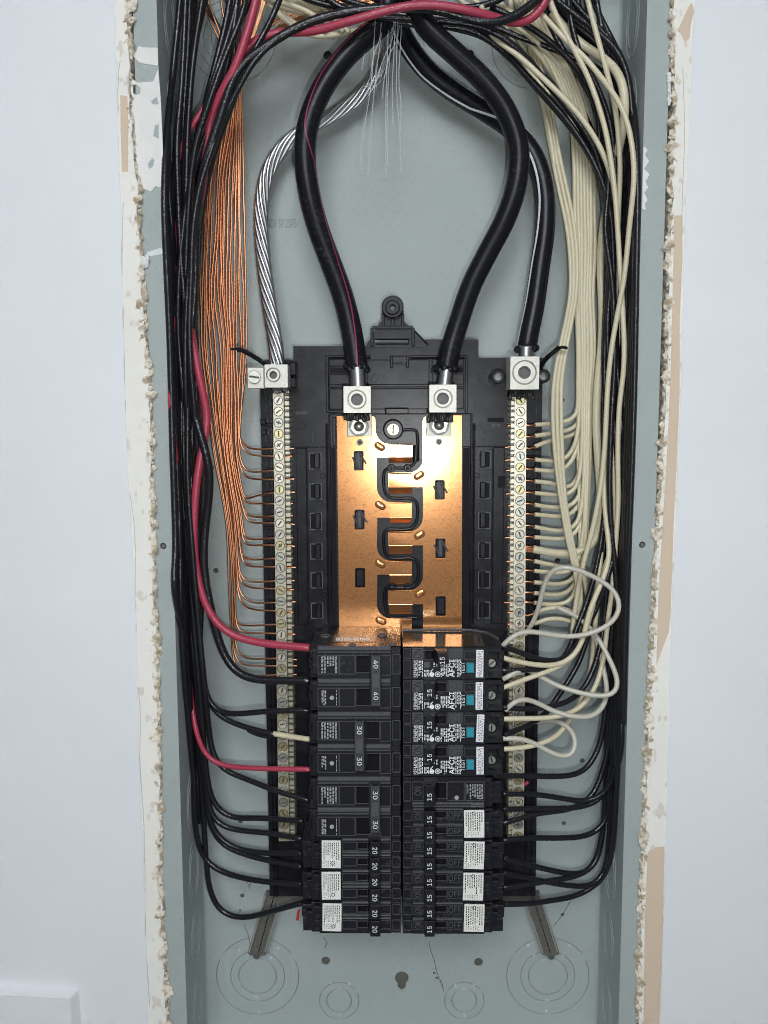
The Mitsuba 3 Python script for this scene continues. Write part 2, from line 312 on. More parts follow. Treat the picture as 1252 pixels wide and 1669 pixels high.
for side, tab, sgn in (('left', Ledge, 1), ('right', Redge, -1)):
    big, small = [], []
    y = -60.0; k = 0
    while y < 1720:
        x = lerp_tab(tab, y) + sgn * rng.uniform(-3.5, 4.0)
        if not (side == 'left' and 80 < y < 305):
            big.append(crumb(x, y, rng.uniform(3.0, 8.4) if rng.random() < .75 else rng.uniform(6, 11), rng.uniform(-0.0042, -0.001), k))
        for _ in range(6):
            small.append(crumb(lerp_tab(tab, y) + sgn * rng.uniform(-5, 5.5), y + rng.uniform(-4, 4), rng.uniform(1.1, 3.4), rng.uniform(-0.005, 0.003), k + 500 + _))
        y += rng.uniform(4.5, 8.0); k += 1
    for q in range(520):
        y = rng.uniform(-60, 1720)
        if side == 'left' and 70 < y < 310: continue
        small.append(crumb(lerp_tab(tab, y) + sgn * rng.uniform(-1, 6.5 if side == 'right' else 4), y, rng.uniform(1.2, 3.2), rng.uniform(0.001, 0.0075), q + 3000))
    part(wall, 'crumbled_edge', big + small, 'gypsum', label=f'crumbling gypsum along the {side} cut edge', kind='stuff')
part(wall, 'crumbled_flake', crumb(252, 1424, 11, -0.004, 77, 0.35), 'gypsum')
part(wall, 'plaster_blob', [crumb(232, 427, 9, -0.003, 81), crumb(240, 420, 6, -0.003, 82), crumb(226, 415, 6, -0.004, 83)], 'plaster', label='white plaster blob squeezed out of the left edge')
part(wall, 'plaster_blob', [crumb(1091, y_, 4.5, -0.002, 90 + y_) for y_ in range(122, 170, 5)], 'plaster', label='white plaster ridge on the upper right edge')
# the broken face of the board, sloping back from the paper to the box
for side, line, sgn in (('left', el, 1), ('right', er, -1)):
    n1 = meshkit.fbm(np.c_[rows * .11, rows * 0, rows * 0 + 3 * sgn], 3, 8); cols = []
    for k, (dx, Y) in enumerate(((-1.5, Y_WALL + .0003), (2.5, -0.0030), (6.5, 0.0002), (12, 0.0062), (12.5, 0.0075))):
        jit = meshkit.fbm(np.c_[rows * .21, rows * 0 + k * 5.1, rows * 0], 3, 20 + k) - .5
        cols.append(np.array([P(x + sgn * (dx + (5 * j if 0 < k < 3 else 0)), y, Y + (.0016 * j if 0 < k < 3 else 0)) for (x, y), j in zip(line, jit)]))
    v = np.concatenate(cols); n_ = len(rows); f_ = []
    for k in range(4):
        a = k * n_ + np.arange(n_ - 1); f_ += [np.c_[a, a + 1, a + n_ + 1], np.c_[a, a + n_ + 1, a + n_]]
    part(wall, 'cut_face', trimesh.Trimesh(v, np.vstack(f_), process=False), 'gypsum_core', label=f'rough cut face of the plasterboard on the {side}')
# a raised plate low on the left
plate = thing('cover_plate', 'plain white cover plate on the wall in the bottom left corner', 'cover plate')
c0, c1, c2, c3 = P(-160, 1599, Y_SKIN), P(129, 1612, Y_SKIN), P(141, 1790, Y_SKIN), P(-160, 1790, Y_SKIN)
i0, i1, i2, i3 = P(-160, 1614, -0.0150), P(114, 1628, -0.0150), P(125, 1776, -0.0150), P(-160, 1776, -0.0150)
def quad(*q): return trimesh.Trimesh(np.array(q), [[0, 1, 2], [0, 2, 3]], process=False)
part(plate, 'face', quad(i0, i3, i2, i1), 'wall_paint')
part(plate, 'bevel', [quad(c0, i0, i1, c1), quad(c1, i1, i2, c2), quad(c2, i2, i3, c3)], 'wall_paint')

# ------------------------------------------------------------------ the electrical box
box_ = thing('electrical_box', 'open grey-green steel electrical box set into the wall', 'electrical box')
YB = 0.0760
XL, XR = -0.1775, 0.1775
xl = np.mean([P(255 + .0299 * y, y, 0)[0] for y in (0, 800, 1669)]); xr = np.mean([P(1055 - .0277 * y, y, 0)[0] for y in (0, 800, 1669)])
XL, XR = xl, xr
ZT, ZB = P(640, -150, 0)[2], P(640, 1672, YB)[2]
def cut_ring(px, py, r_px, ties, w=0.8, start=0.0):
    c = P(px, py, YB); R = size_at(r_px, c); out = []
    for k in range(ties):
        a = np.linspace(start + 360 * k / ties + 5, start + 360 * (k + 1) / ties - 5, 26)
        out.append(LineString([(c[0] + R * math.cos(math.radians(q)), c[2] + R * math.sin(math.radians(q))) for q in a]).buffer(size_at(w, c) / 2, 2))
    return out
holes = [circ(x, y, r, YB) for x, y, r in ((531, 1566, 7), (780, 1568, 7), (534, 90, 7), (766, 88, 6.5), (345, 762, 4), (352, 930, 4.5), (392, 1339, 4), (395, 1460, 3.5), (391, 1484, 2), (909, 914, 4.5), (949, 1240, 4), (919, 1342, 3.5), (917, 1491, 3), (917, 652, 3.5), (340, 1665, 4))]
kh = unary_union([circ(655, 1594, 11, YB), poly([(648.5, 1598), (661.5, 1598), (661.5, 1608), (657, 1613), (653, 1613), (648.5, 1608)], YB)])
rings = []
for px, py, radii in ((420, 1591, (67, 44, 31)), (893, 1591, (67, 44, 32)), (553, 1631, (32, 20.5)), (757, 1631, (32, 20.5)), (378, 60, (72, 58, 46, 34)), (868, 75, (66, 50, 36))):
    for k, R in enumerate(radii):
        if k % 2 == 0 or len(radii) > 3: rings += cut_ring(px, py, R, 3, 0.75, 30 + 25 * k)
        else: rings += cut_ring(px, py, R, 2, 0.75, 90)
back = sbox(XL, ZB, XR, ZT).difference(unary_union(holes + [kh] + rings))
part(box_, 'back_panel', prism(back, YB, YB + 0.0014), 'steel_paint')
# the paint nicked bright where the rings hold on, and the raised rings inside them
def arc_tube(px, py, r_px, a0, a1, th=0.5, Y=YB):
    c = P(px, py, Y); R = size_at(r_px, c); a = np.radians(np.linspace(a0, a1, 40))
    return tube(np.c_[c[0] + R * np.cos(a), np.full(40, Y), c[2] + R * np.sin(a)], size_at(th, c), 5)
parts(box_, 'knockout_rim', [arc_tube(px, py, R, 0, 359, 0.35) for px, py, R in ((420, 1591, 39), (893, 1591, 39), (893, 1591, 54), (420, 1591, 54), (553, 1631, 25), (757, 1631, 25))], 'steel_paint', smooth=60)
for px, py, R in ((420, 1591, 30), (893, 1591, 31), (553, 1631, 19.6), (757, 1631, 19.6)):
    part(box_, 'knockout_disc', disc(px, py, R, YB - .0009, YB + .0002, .0007, 48), 'steel_paint', smooth=25)
nicks = [(390, 1548), (454, 1546), (442, 1561), (418, 1625), (421, 1649), (861, 1541), (871, 1557), (929, 1541), (917, 1558), (891, 1630), (891, 1648), (539, 1603), (570, 1604), (553, 1612), (553, 1655), (742, 1606), (773, 1606), (757, 1612), (757, 1655), (422, 127)]
part(box_, 'bright_nick', [crumb(x + rng.uniform(-.6, .6), y, 1.9, YB - 0.00005, 300 + i, 0.12) for i, (x, y) in enumerate(nicks)], 'bright_nick')
# side walls, rounded where they meet the back, with their own knockout rings
for s, X in ((1, XL), (-1, XR)):
    r = 0.004
    prof = [(X - s * 0.0012, 0.0004), (X, 0.0), (X, YB - r)] + [(X + s * r * (1 - math.cos(a)), YB - r + r * math.sin(a)) for a in np.linspace(0.25, math.pi / 2, 5)] + [(X - s * 0.0012, YB + 0.001)]
    g = trimesh.creation.extrude_polygon(Polygon(prof), ZT - ZB, engine='earcut'); g.apply_translation([0, 0, ZB])
    w_ = part(box_, 'side_wall', g, 'steel_paint', smooth=40, label=f'{"left" if s > 0 else "right"} side wall')
    rr = []
    centres = [P(0, y, 0.036)[2] for y in (40, 180, 240, 1310, 1420, 1530, 1640)]
    for i, zc in enumerate(centres):
        for R in ((0.021, 0.015) if i in (0, 3, 4) else (0.019, 0.0135)):
            a = np.linspace(0, 2 * np.pi, 44)
            rr.append(tube(np.c_[np.full(44, X + s * 0.0001), 0.040 + R * np.cos(a) * 0.9, zc + R * 1.25 * np.sin(a)], 0.00045, 5))
    parts(w_, 'knockout', rr, 'steel_paint', smooth=60)
g = cham(XL, ZB - 0.002, XR, ZB, 0.0, YB, 0); part(box_, 'bottom_wall', g, 'steel_paint')
part(box_, 'top_wall', cham(XL, ZT, XR, ZT + 0.002, 0.0, YB, 0), 'steel_paint')
for s, x_in, x_out in ((1, XL, -0.0175), (-1, XR, 0.0175)):
    a, b = sorted((x_in + s * 0.0002, x_in + x_out))
    hy = (266, 890) if s > 0 else (1047, 888)
    shp = sbox(a, ZB - 0.01, b, ZT + 0.01).difference(circ(*hy, 5.2, -0.0006))
    fl = part(box_, 'front_flange', prism(shp, -0.0006, 0.0010), 'steel_paint', label=f'{"left" if s > 0 else "right"} front flange')
    part(fl, 'flange_screw', disc(hy[0], hy[1], 4.4, 0.0012, 0.004), 'dark_zinc', smooth=30)
# plaster and paint smeared over the flange
smear = poly([(205, 82), (215, 82), (222, 86), (226, 75), (233, 77), (257, 78), (258, 107), (236, 104), (226, 101), (218, 92), (205, 92)], -0.001)
smear2 = poly([(204, 134), (214, 127), (224, 135), (250, 133), (258, 112), (262, 160), (265, 230), (268, 300), (262, 306), (254, 303), (246, 312), (232, 307), (212, 312), (206, 250)], -0.001)
eaten = [poly(q, -0.001) for q in ([(217, 139), (222, 137), (229, 143), (229, 152), (223, 155), (217, 152)], [(241, 268), (248, 258), (252, 262), (249, 272), (243, 276)], [(246, 165), (256, 158), (259, 170), (249, 170)], [(253, 205), (259, 203), (259, 226), (250, 222)])]
part(box_, 'plaster_smear', [prism(smear, -0.0013, -0.0003), prism(smear2.difference(unary_union(eaten)), -0.0013, -0.0003)], 'plaster', label='white plaster smeared over the upper left flange')
zig = [(1049, 238), (1056, 244), (1051, 252), (1058, 262), (1050, 275), (1059, 284), (1052, 296), (1057, 306), (1050, 314), (1056, 326), (1051, 332), (1053, 342), (1047, 340), (1048, 290)]
part(box_, 'plaster_smear', prism(poly(zig, -0.001).buffer(0), -0.0011, -0.0003), 'plaster', label='jagged white paint drips on the right flange')
part(box_, 'plaster_smear', prism(poly([(240, 411), (262, 404), (266, 408), (264, 414), (240, 418)], -0.001), -0.0010, -0.0003), 'bright_nick', label='thin pale smear across the left flange')
# marks on the back panel
part(box_, 'stamped_date', text_px('NOV 30 2005', 436, 357, 483, 371, YB, depth=0.0001), 'stamp_ink', label='faint grey stamped date reading NOV 30 2005')
part(box_, 'embossed_word', text_px('LINE', 432, 189, 474, 204, YB, depth=0.0003), 'steel_paint', label='embossed word LINE in the back panel')
part(box_, 'embossed_word', text_px('ONLY', 432, 211, 474, 226, YB, depth=0.0003), 'steel_paint', label='embossed word ONLY in the back panel')
part(box_, 'red_mark', prism(poly([(485, 1483), (489, 1482), (487, 1501), (482, 1500)], YB - 0.0002), YB - 0.0002, YB + 0.0001), 'red_mark', label='small red mark beside the lowest breakers')
for pts in ([(700, 1535), (702, 1552), (706, 1558), (710, 1572), (712, 1588), (720, 1600), (723, 1616)], [(400, 1432), (405, 1442), (408, 1450)], [(412, 1430), (407, 1444)], [(527, 1528), (533, 1536), (529, 1545)], [(398, 1508), (404, 1522), (408, 1540)], [(930, 1468), (918, 1490), (902, 1510)]):
    part(box_, 'dirt_scratch', ribbon(pts, YB, 0.6, 5), 'galvanised')
part(box_, 'dirt_scratch', [crumb(704 + q[0], 1578 + q[1], q[2], YB, 900 + i, .15) for i, q in enumerate(((0, 0, 1.5), (4, 8, 2.2), (8, 16, 2.5), (14, 22, 2.0), (17, 28, 1.6)))], 'cavity')

# ------------------------------------------------------------------ the panel interior: plastic base, copper bars, terminal bars
base = thing('panel_interior', 'black plastic panel interior carrying copper bus bars and two screw terminal bars', 'panel interior')
YP = 0.050                                                             # face of the plastic base
BP = 'black_plastic'
def base_part(name, mesh, mat=BP, smooth=False, label=None): return part(base, name, mesh, mat, smooth, label)
plate_px = poly([(478, 564), (690, 564), (690, 553), (780, 553), (780, 583), (835, 583), (835, 1461), (478, 1461)], YP)
win = unary_union([poly([(611, 552), (667, 552), (667, 562.5), (611, 562.5)], YP), poly([(641, 593), (661, 593), (661, 599), (641, 599)], YP)])
plate_px = unary_union([plate_px, poly([(595, 566), (619, 525), (660, 525), (698, 562), (698, 570), (595, 570)], YP)]).difference(win)
base_part('base_plate', prism(plate_px, YP, YP + 0.014))
# side channels behind the terminal bars
base_part('side_channel', [prism(poly([(424, 634), (431, 634), (431, 586), (478.5, 586), (478.5, 1461), (440, 1461)], YP + 0.004), YP + 0.004, 0.072),
          prism(poly([(424, 634), (431, 634), (447, 1461), (440, 1461)], YP), YP, YP + 0.0045), prism(poly([(437, 640), (440, 640), (452, 1461), (449, 1461)], YP), YP, YP + 0.0045), prism(poly([(476, 640), (482, 640), (486, 1030), (480, 1030)], YP), YP - 0.001, YP + 0.005)], label='left side channel')
base_part('side_channel', [prism(poly([(834.5, 583), (886, 583), (884, 640), (873, 1461), (834.5, 1461)], YP + 0.004), YP + 0.004, 0.072),
          prism(poly([(877, 640), (884, 640), (873, 1461), (866, 1461)], YP), YP, YP + 0.0045), prism(poly([(866, 640), (869, 640), (859, 1461), (856, 1461)], YP), YP, YP + 0.0045), prism(poly([(826, 640), (832, 640), (828, 1030), (823, 1030)], YP), YP - 0.001, YP + 0.005)], label='right side channel')
rg = random.Random(5); rs = random.Random(23)
for sx, xs in ((0, (425, 447)), (1, (858, 883))):
    for y in (690, 728, 742, 858, 975, 1021, 1170, 1262):
        d = (y - 640) * (16 / 820) * (1 if sx == 0 else -0.62)
        base_part('channel_rib', bpx(xs[0] + d, y, xs[1] + d, y + rg.choice((3, 5)), YP - 0.001, YP + 0.006))
for x0, y0 in ((424, 683), (425, 700), (874, 702), (872, 750), (868, 980)):
    base_part('channel_clip', bpx(x0, y0, x0 + 9, y0 + 9, YP - 0.004, YP + 0.006))
# mounting ear
ear = base_part('mounting_ear', [disc(640, 500, 18.2, YP - 0.008, YP + 0.012, 0.0008, 40, hole=6.0), prism(poly([(622, 505), (658, 505), (659, 524), (672, 536), (698, 566), (596, 566), (612, 536), (622, 524)], YP - 0.002).difference(unary_union([win, circ(640, 500, 10, YP)])), YP - 0.002, YP + 0.001)], smooth=35)
part(ear, 'bushing', disc(640, 501, 12, YP - 0.0095, YP - 0.006, 0.0008, 32, hole=6), BP, smooth=35)
part(ear, 'rib', [bpx(607, 531, 673, 536, YP - 0.0045, YP, .0004), bpx(604, 534, 609, 564, YP - 0.0045, YP), bpx(671, 534, 676, 564, YP - 0.0045, YP), bpx(637, 519, 643, 532, YP - 0.0045, YP), bpx(622, 512, 627, 533, YP - 0.0045, YP), bpx(654, 512, 659, 533, YP - 0.0045, YP), ribbon([(675, 538, YP - .003), (698, 562, YP - .003)], YP, 1.2)], BP)
part(ear, 'mounting_screw', disc(640, 503, 5, YP + 0.002, YP + 0.006), 'dark_zinc', smooth=30)
# top frame
base_part('top_frame', [bpx(532, 579, 604, 583, YP - 0.003, YP + .001), bpx(668, 579, 762, 583, YP - 0.003, YP + .001), bpx(531, 579, 536, 672, YP - 0.003, YP + .001), bpx(758, 579, 763, 672, YP - 0.003, YP + .001), bpx(536, 626, 757, 631, YP - 0.004, YP + .001), bpx(534, 668, 606, 673, YP - 0.003, YP + .001), bpx(628, 668, 666, 674, YP - 0.006, YP + .001)])
base_part('top_frame_bar', [bpx(537, 585, 573, 597, YP - 0.002, YP + .001), bpx(537, 610, 573, 628, YP - 0.002, YP + .001), bpx(704, 585, 756, 597, YP - 0.002, YP + .001), bpx(704, 609, 756, 627, YP - 0.002, YP + .001), bpx(598, 586, 700, 627, YP - 0.0015, YP + .001), bpx(537, 633, 756, 667, YP - 0.002, YP + .001)])
base_part('top_frame_gap', [bpx(537, 583.3, 604, 585.5, YP - 0.0002, YP + .001, 0), bpx(668, 583.3, 757, 585.5, YP - 0.0002, YP + .001, 0), bpx(537, 599, 575, 609, YP - 0.0002, YP + .001, 0), bpx(702, 598.5, 756, 607.5, YP - .0002, YP + .001, 0), bpx(536.5, 673.5, 770, 675.6, YP - .0002, YP + .001, 0)], 'pit_black')
latch = base_part('latch', [bpx(636, 580, 640.5, 599, YP - 0.007, YP + .001), bpx(662, 580, 666.5, 599, YP - 0.007, YP + .001), bpx(636, 580, 666, 592, YP - 0.0062, YP + .001)])
part(latch, 'latch_tab', bpx(628, 665, 666, 675, YP - 0.010, YP, .0008), BP)
for x, y, r in ((492, 577, 4.5), (611, 617, 6.5), (744, 617, 5), (769, 564, 5), (769, 657, 5.5), (652, 652, 6.2), (491, 694, 7), (686, 566, 5), (664, 688, 5), (617, 701, 5), (786, 615, 7), (522, 823, 6), (787, 824, 6.5), (785, 873, 5)):
    base_part('mould_mark', disc(x, y, r, YP - 0.0020 if 536 < x < 757 and y > 580 and y < 668 else YP - 0.0004, YP + 0.0006, .0002, 24, hole=r - 0.8), BP, smooth=30)
# posts beside the big right-hand lug
for x, y in ((812, 614), (886, 613)):
    q = base_part('screw_post', disc(x, y, 11.5, 0.026, 0.060, 0.001, 32, hole=6.5), smooth=35)
    part(q, 'screw', disc(x, y, 7, 0.034, 0.040), 'dark_zinc', smooth=30)
# arms that hold the wires back
def arm(pts, w, name='wire_retainer'):
    k = base_part(name, tube(path3(pts), size_at(w, P(pts[0][0], pts[0][1], .03)), 6))
    return k
arm([(437, 597, .040), (428, 590, .030), (410, 579, .020), (392, 569, .016), (386, 570, .016)], 4.2)
arm([(392, 568, .016), (383, 569, .014), (376, 569, .014)], 2.2)
arm([(882, 598, .040), (886, 588, .030), (902, 574, .018), (911, 567, .013)], 4.2)
arm([(911, 567, .013), (918, 566, .012), (925, 567.5, .012)], 2.6)
# upright ribs and strips of the left and right fields
base_part('field_strip', [bpx(484, 730, 501, 1018, YP - 0.0012, YP + .001), bpx(537, 676, 540, 1022, YP - 0.003, YP + .001), bpx(532, 690, 534.5, 1018, YP - 0.002, YP + .001), bpx(542, 680, 548, 727, YP - 0.001, YP + .001)], label='left upright strip')
base_part('field_strip', [bpx(803, 729, 821, 1017, YP - 0.0012, YP + .001), bpx(766, 676, 769, 1022, YP - 0.003, YP + .001), bpx(771.5, 690, 774, 1018, YP - 0.002, YP + .001)], label='right upright strip')
parts(base, 'field_seam', [bpx(478, 728, 549, 729.3, YP - 0.0015, YP, 0), bpx(753, 727, 832, 728.3, YP - 0.0015, YP, 0), bpx(534.8, 690, 536.6, 1018, YP - .0002, YP + .001, 0), bpx(769.3, 690, 771.2, 1018, YP - .0002, YP + .001, 0), bpx(501.4, 730, 502.8, 1018, YP - .0002, YP + .001, 0), bpx(801, 730, 802.4, 1018, YP - .0002, YP + .001, 0), bpx(541, 730, 548.5, 1020, YP - .0003, YP + .001, 0), bpx(754, 730, 765, 1020, YP - .0003, YP + .001, 0)], 'pit_black')
def clip(x0, y0, x1, y1, left):
    """A breaker clip: a hooked tongue in a dark window."""
    k = base_part('breaker_clip', [bpx(x0 + (8 if left else 3), y0 + 1, x1 - (3 if left else 8), y1 - 1, YP - 0.0065, YP - .003, .0008), bpx(x0 + (8 if left else 3), y0 + 1, x1 - (3 if left else 8), y0 + 4, YP - 0.0065, YP + .001, .0006)])
    part(k, 'rim', frame_px(x0, y0, x1, y1, 1.5, YP - 0.0026, YP + .0005), 'worn_edge')
    part(k, 'window', bpx(x0 + 1.6, y0 + 1.6, x1 - 1.6, y1 - 1.6, YP - 0.0006, YP + .0005, 0), 'pit_black')
for y0, y1 in ((738, 765), (788, 814), (836, 864), (886, 912), (933, 959), (983, 1009)):
    clip(504 + (y0 - 738) * .012, y0, 524 + (y0 - 738) * .012, y1, True)
for y0, y1 in ((735, 763), (785, 813), (835, 862), (884, 911), (932, 959), (981, 1008)):
    clip(780 - (y0 - 735) * .004, y0, 800 - (y0 - 735) * .004, y1, False)
for x, y in ((526, 776), (778, 775), (528, 969), (777, 969)):
    base_part('hole_rim', disc(x, y, 4.5, YP - 0.002, YP + .0006, .0004, 20, hole=2.4), BP, smooth=30)
for s, x in ((1, 510), (-1, 784)):
    base_part('moulded_tab', [ribbon([(x, 722, YP - .001), (x, 700, YP - .001), (x + 5, 692, YP - .001), (x + 17, 692, YP - .001)] if s > 0 else [(x + 6, 722, YP - .001), (x + 6, 700, YP - .001), (x + 1, 692, YP - .001), (x - 9, 692, YP - .001), (x - 9, 722, YP - .001), (x + 4, 722, YP - .001)], YP, 0.9)], 'worn_edge')
base_part('moulded_tab', [frame_px(802, 691, 815, 696, 1, YP - .001, YP + .0005), frame_px(482, 671, 500, 675, 1, YP - .001, YP + .0005)], 'worn_edge')
base_part('slot', [bpx(795, 681, 822, 688, YP - 0.0005, YP + .001, 0), bpx(812, 776, 824, 795, YP - .0016, YP, 0)], 'pit_black')
# lower mounting rails, galvanised
base_part('mounting_rail', [prism(poly([(432, 1459), (455, 1459), (492, 1459), (492, 1471), (454, 1477), (434, 1552), (432, 1558), (420, 1556), (408, 1558), (404, 1554)], 0.066), 0.066, 0.0745), prism(poly([(446, 1462), (452, 1462), (424, 1556), (418, 1556)], 0.064), 0.064, 0.067)], 'galvanised', label='left dull galvanised mounting rail')
base_part('mounting_rail', [prism(poly([(881, 1459), (820, 1459), (820, 1472), (858, 1478), (884, 1556), (898, 1559), (912, 1556), (911, 1550)], 0.066), 0.066, 0.0745), prism(poly([(867, 1462), (873, 1462), (901, 1556), (895, 1556)], 0.064), 0.064, 0.067)], 'galvanised', label='right dull galvanised mounting rail')
for s_, q_ in ((1, ((432.5, 1460, 406, 1553), (454, 1476, 432, 1552), (446, 1463, 421, 1553))), (-1, ((880.5, 1461, 909, 1552), (859, 1478, 885, 1553), (869, 1463, 897, 1553)))):
    for n_, (xa, ya, xb, yb2) in enumerate(q_):
        w_, yf, m_ = ((2.6, .0615, 'dull_rail'), (2.6, .0615, 'dull_rail'), (1.4, .0636, 'pit_black'))[n_]
        base_part('rail_lip' if n_ < 2 else 'rail_groove', prism(poly([(xa - w_ / 2, ya), (xa + w_ / 2, ya), (xb + w_ / 2, yb2), (xb - w_ / 2, yb2)], yf), yf, .0665 if n_ < 2 else .0645), m_)
for x, y in ((418, 1559), (899, 1560)):
    base_part('rail_screw', disc(x, y, 5.5, 0.066, 0.075), 'dark_zinc', smooth=30)
# S-shaped raised ribs between the two bars
YC = 0.0440                                                            # face of the copper
rib = [(657, 701), (678, 701), (680, 705), (680, 745), (676, 756), (668, 762), (640, 763), (629, 764), (626, 770), (626, 795), (630, 808), (645, 813), (672, 812), (679, 818), (680, 846), (674, 860), (660, 863), (630, 863), (626, 868), (626, 890), (630, 906), (645, 911), (670, 909), (680, 915), (681, 945), (674, 956), (650, 958), (630, 957), (627, 966), (628, 990), (636, 1006), (655, 1008), (680, 1006)]
base_part('insulating_rib', tube(path3([(x, y, YP - 0.003) for x, y in rib], step=.002), 0.0013, 8), smooth=60)
base_part('insulating_rib', tube(path3([(678, 726, YP - .004), (678, 752, YP - .004)]), .0028, 8), smooth=60)
for x, y in ((638, 763), (664.5, 763), (640, 957), (665, 957)):
    base_part('rib_boss', disc(x, y, 6.2, YP - 0.006, YP, .0008, 24, hole=3.2), smooth=35)
cs = base_part('centre_boss', disc(641, 700, 16.6, YP - 0.007, YP, .0012, 36, hole=9.5), smooth=35)
part(cs, 'screw_well', disc(641, 700, 10, YP - .001, YP + .0005), 'pit_black')
def slotted(px, py, r_px, Yf, ang, depth=0.0014, slot=0.2, ring=0.0):
    """A screw head with a cut slot."""
    c = P(px, py, Yf); r = size_at(r_px, c)
    head = Point(c[0], c[2]).buffer(r, 16)
    cut = affinity.rotate(sbox(c[0] - 2 * r, c[2] - slot * r, c[0] + 2 * r, c[2] + slot * r), ang, origin=(c[0], c[2]))
    low = Point(c[0], c[2]).buffer(r * 0.98, 12)
    ms = [prism(head.difference(cut), Yf, Yf + depth), prism(low, Yf + depth * 0.7, Yf + depth * 1.6)]
    if ring: ms.append(prism(Point(c[0], c[2]).buffer(r * ring, 14).difference(cut), Yf - 0.0004, Yf + 0.0002))
    return ms
def screw_head(px, py, r_px, Yf, ang, slot=None):
    """A head with a short cut slot, open to the dark well behind it."""
    c = P(px, py, Yf); r = size_at(r_px, c)
    head = Point(c[0], c[2]).buffer(r, 12)
    k = rs.random()
    cut = sbox(c[0] - .72 * r, c[2] - .19 * r, c[0] + .72 * r, c[2] + .19 * r)
    if slot: cut = sbox(c[0] - .86 * r, c[2] - slot * r, c[0] + .86 * r, c[2] + slot * r)
    elif k < .22: cut = unary_union([cut, sbox(c[0] - .19 * r, c[2] - .5 * r, c[0] + .19 * r, c[2] + .5 * r)])
    return prism(head.difference(affinity.rotate(cut, ang, origin=(c[0], c[2]))), Yf, Yf + .0020)
part(cs, 'slotted_screw', screw_head(641, 700, 9.2, YP - .0052, 88, .13), 'yellow_zinc'); part(cs, 'slot_floor', disc(641, 700, 8.6, YP - .0034, YP - .0015), 'hex_dark')
# the two copper bars
def arcp(cx, cy, r, a0, a1, n=7): return [(cx + r * math.cos(math.radians(a)), cy - r * math.sin(math.radians(a))) for a in np.linspace(a0, a1, n)]
left_edge = [(549, 678), (606, 678)] + arcp(606, 684, 6, 90, 0, 4) + [(612, 700)] + arcp(636, 700, 24, 180, 258, 8) + [(672, 724), (672, 746), (614.5, 746)]
for top, bot in ((819, 844), (915, 937), (1009, 1040)):
    left_edge += [(614.5, top - 24)] + arcp(638, top - 24, 23.5, 180, 260, 8) + [(671.5, top), (671.5, bot), (615, bot)]
left_bar = left_edge[:-1] + [(672, 1040), (553, 1040)]
right_edge = [(753, 677), (697, 677)] + arcp(699, 687, 10, 90, 180, 4) + [(689, 748)]
for i, (top, bot) in enumerate(((771, 794), (867, 889), (963, 985))):
    right_edge += arcp(666, top - 24, 23.5, 0, -78, 8) + [(632.5, top), (632.5, bot), (689.5, bot)]
    right_edge += [(689.5, (843, 939, 1015)[i])]
right_bar = right_edge + [(689.5, 1040), (753, 1040)]
slotsL = [(584.7, 751), (586, 847), (587, 942)]; slotsR = [(717, 798.5), (718, 894), (718.5, 988)]
def rrect(x, y, w, h, Y, r=2.5):
    return poly([(x - w / 2, y - h / 2), (x + w / 2, y - h / 2), (x + w / 2, y + h / 2), (x - w / 2, y + h / 2)], Y).buffer(-size_at(r, P(x, y, Y))).buffer(size_at(r, P(x, y, Y)))
pilot = {0: (586.5, 721), 1: (715.5, 720)}
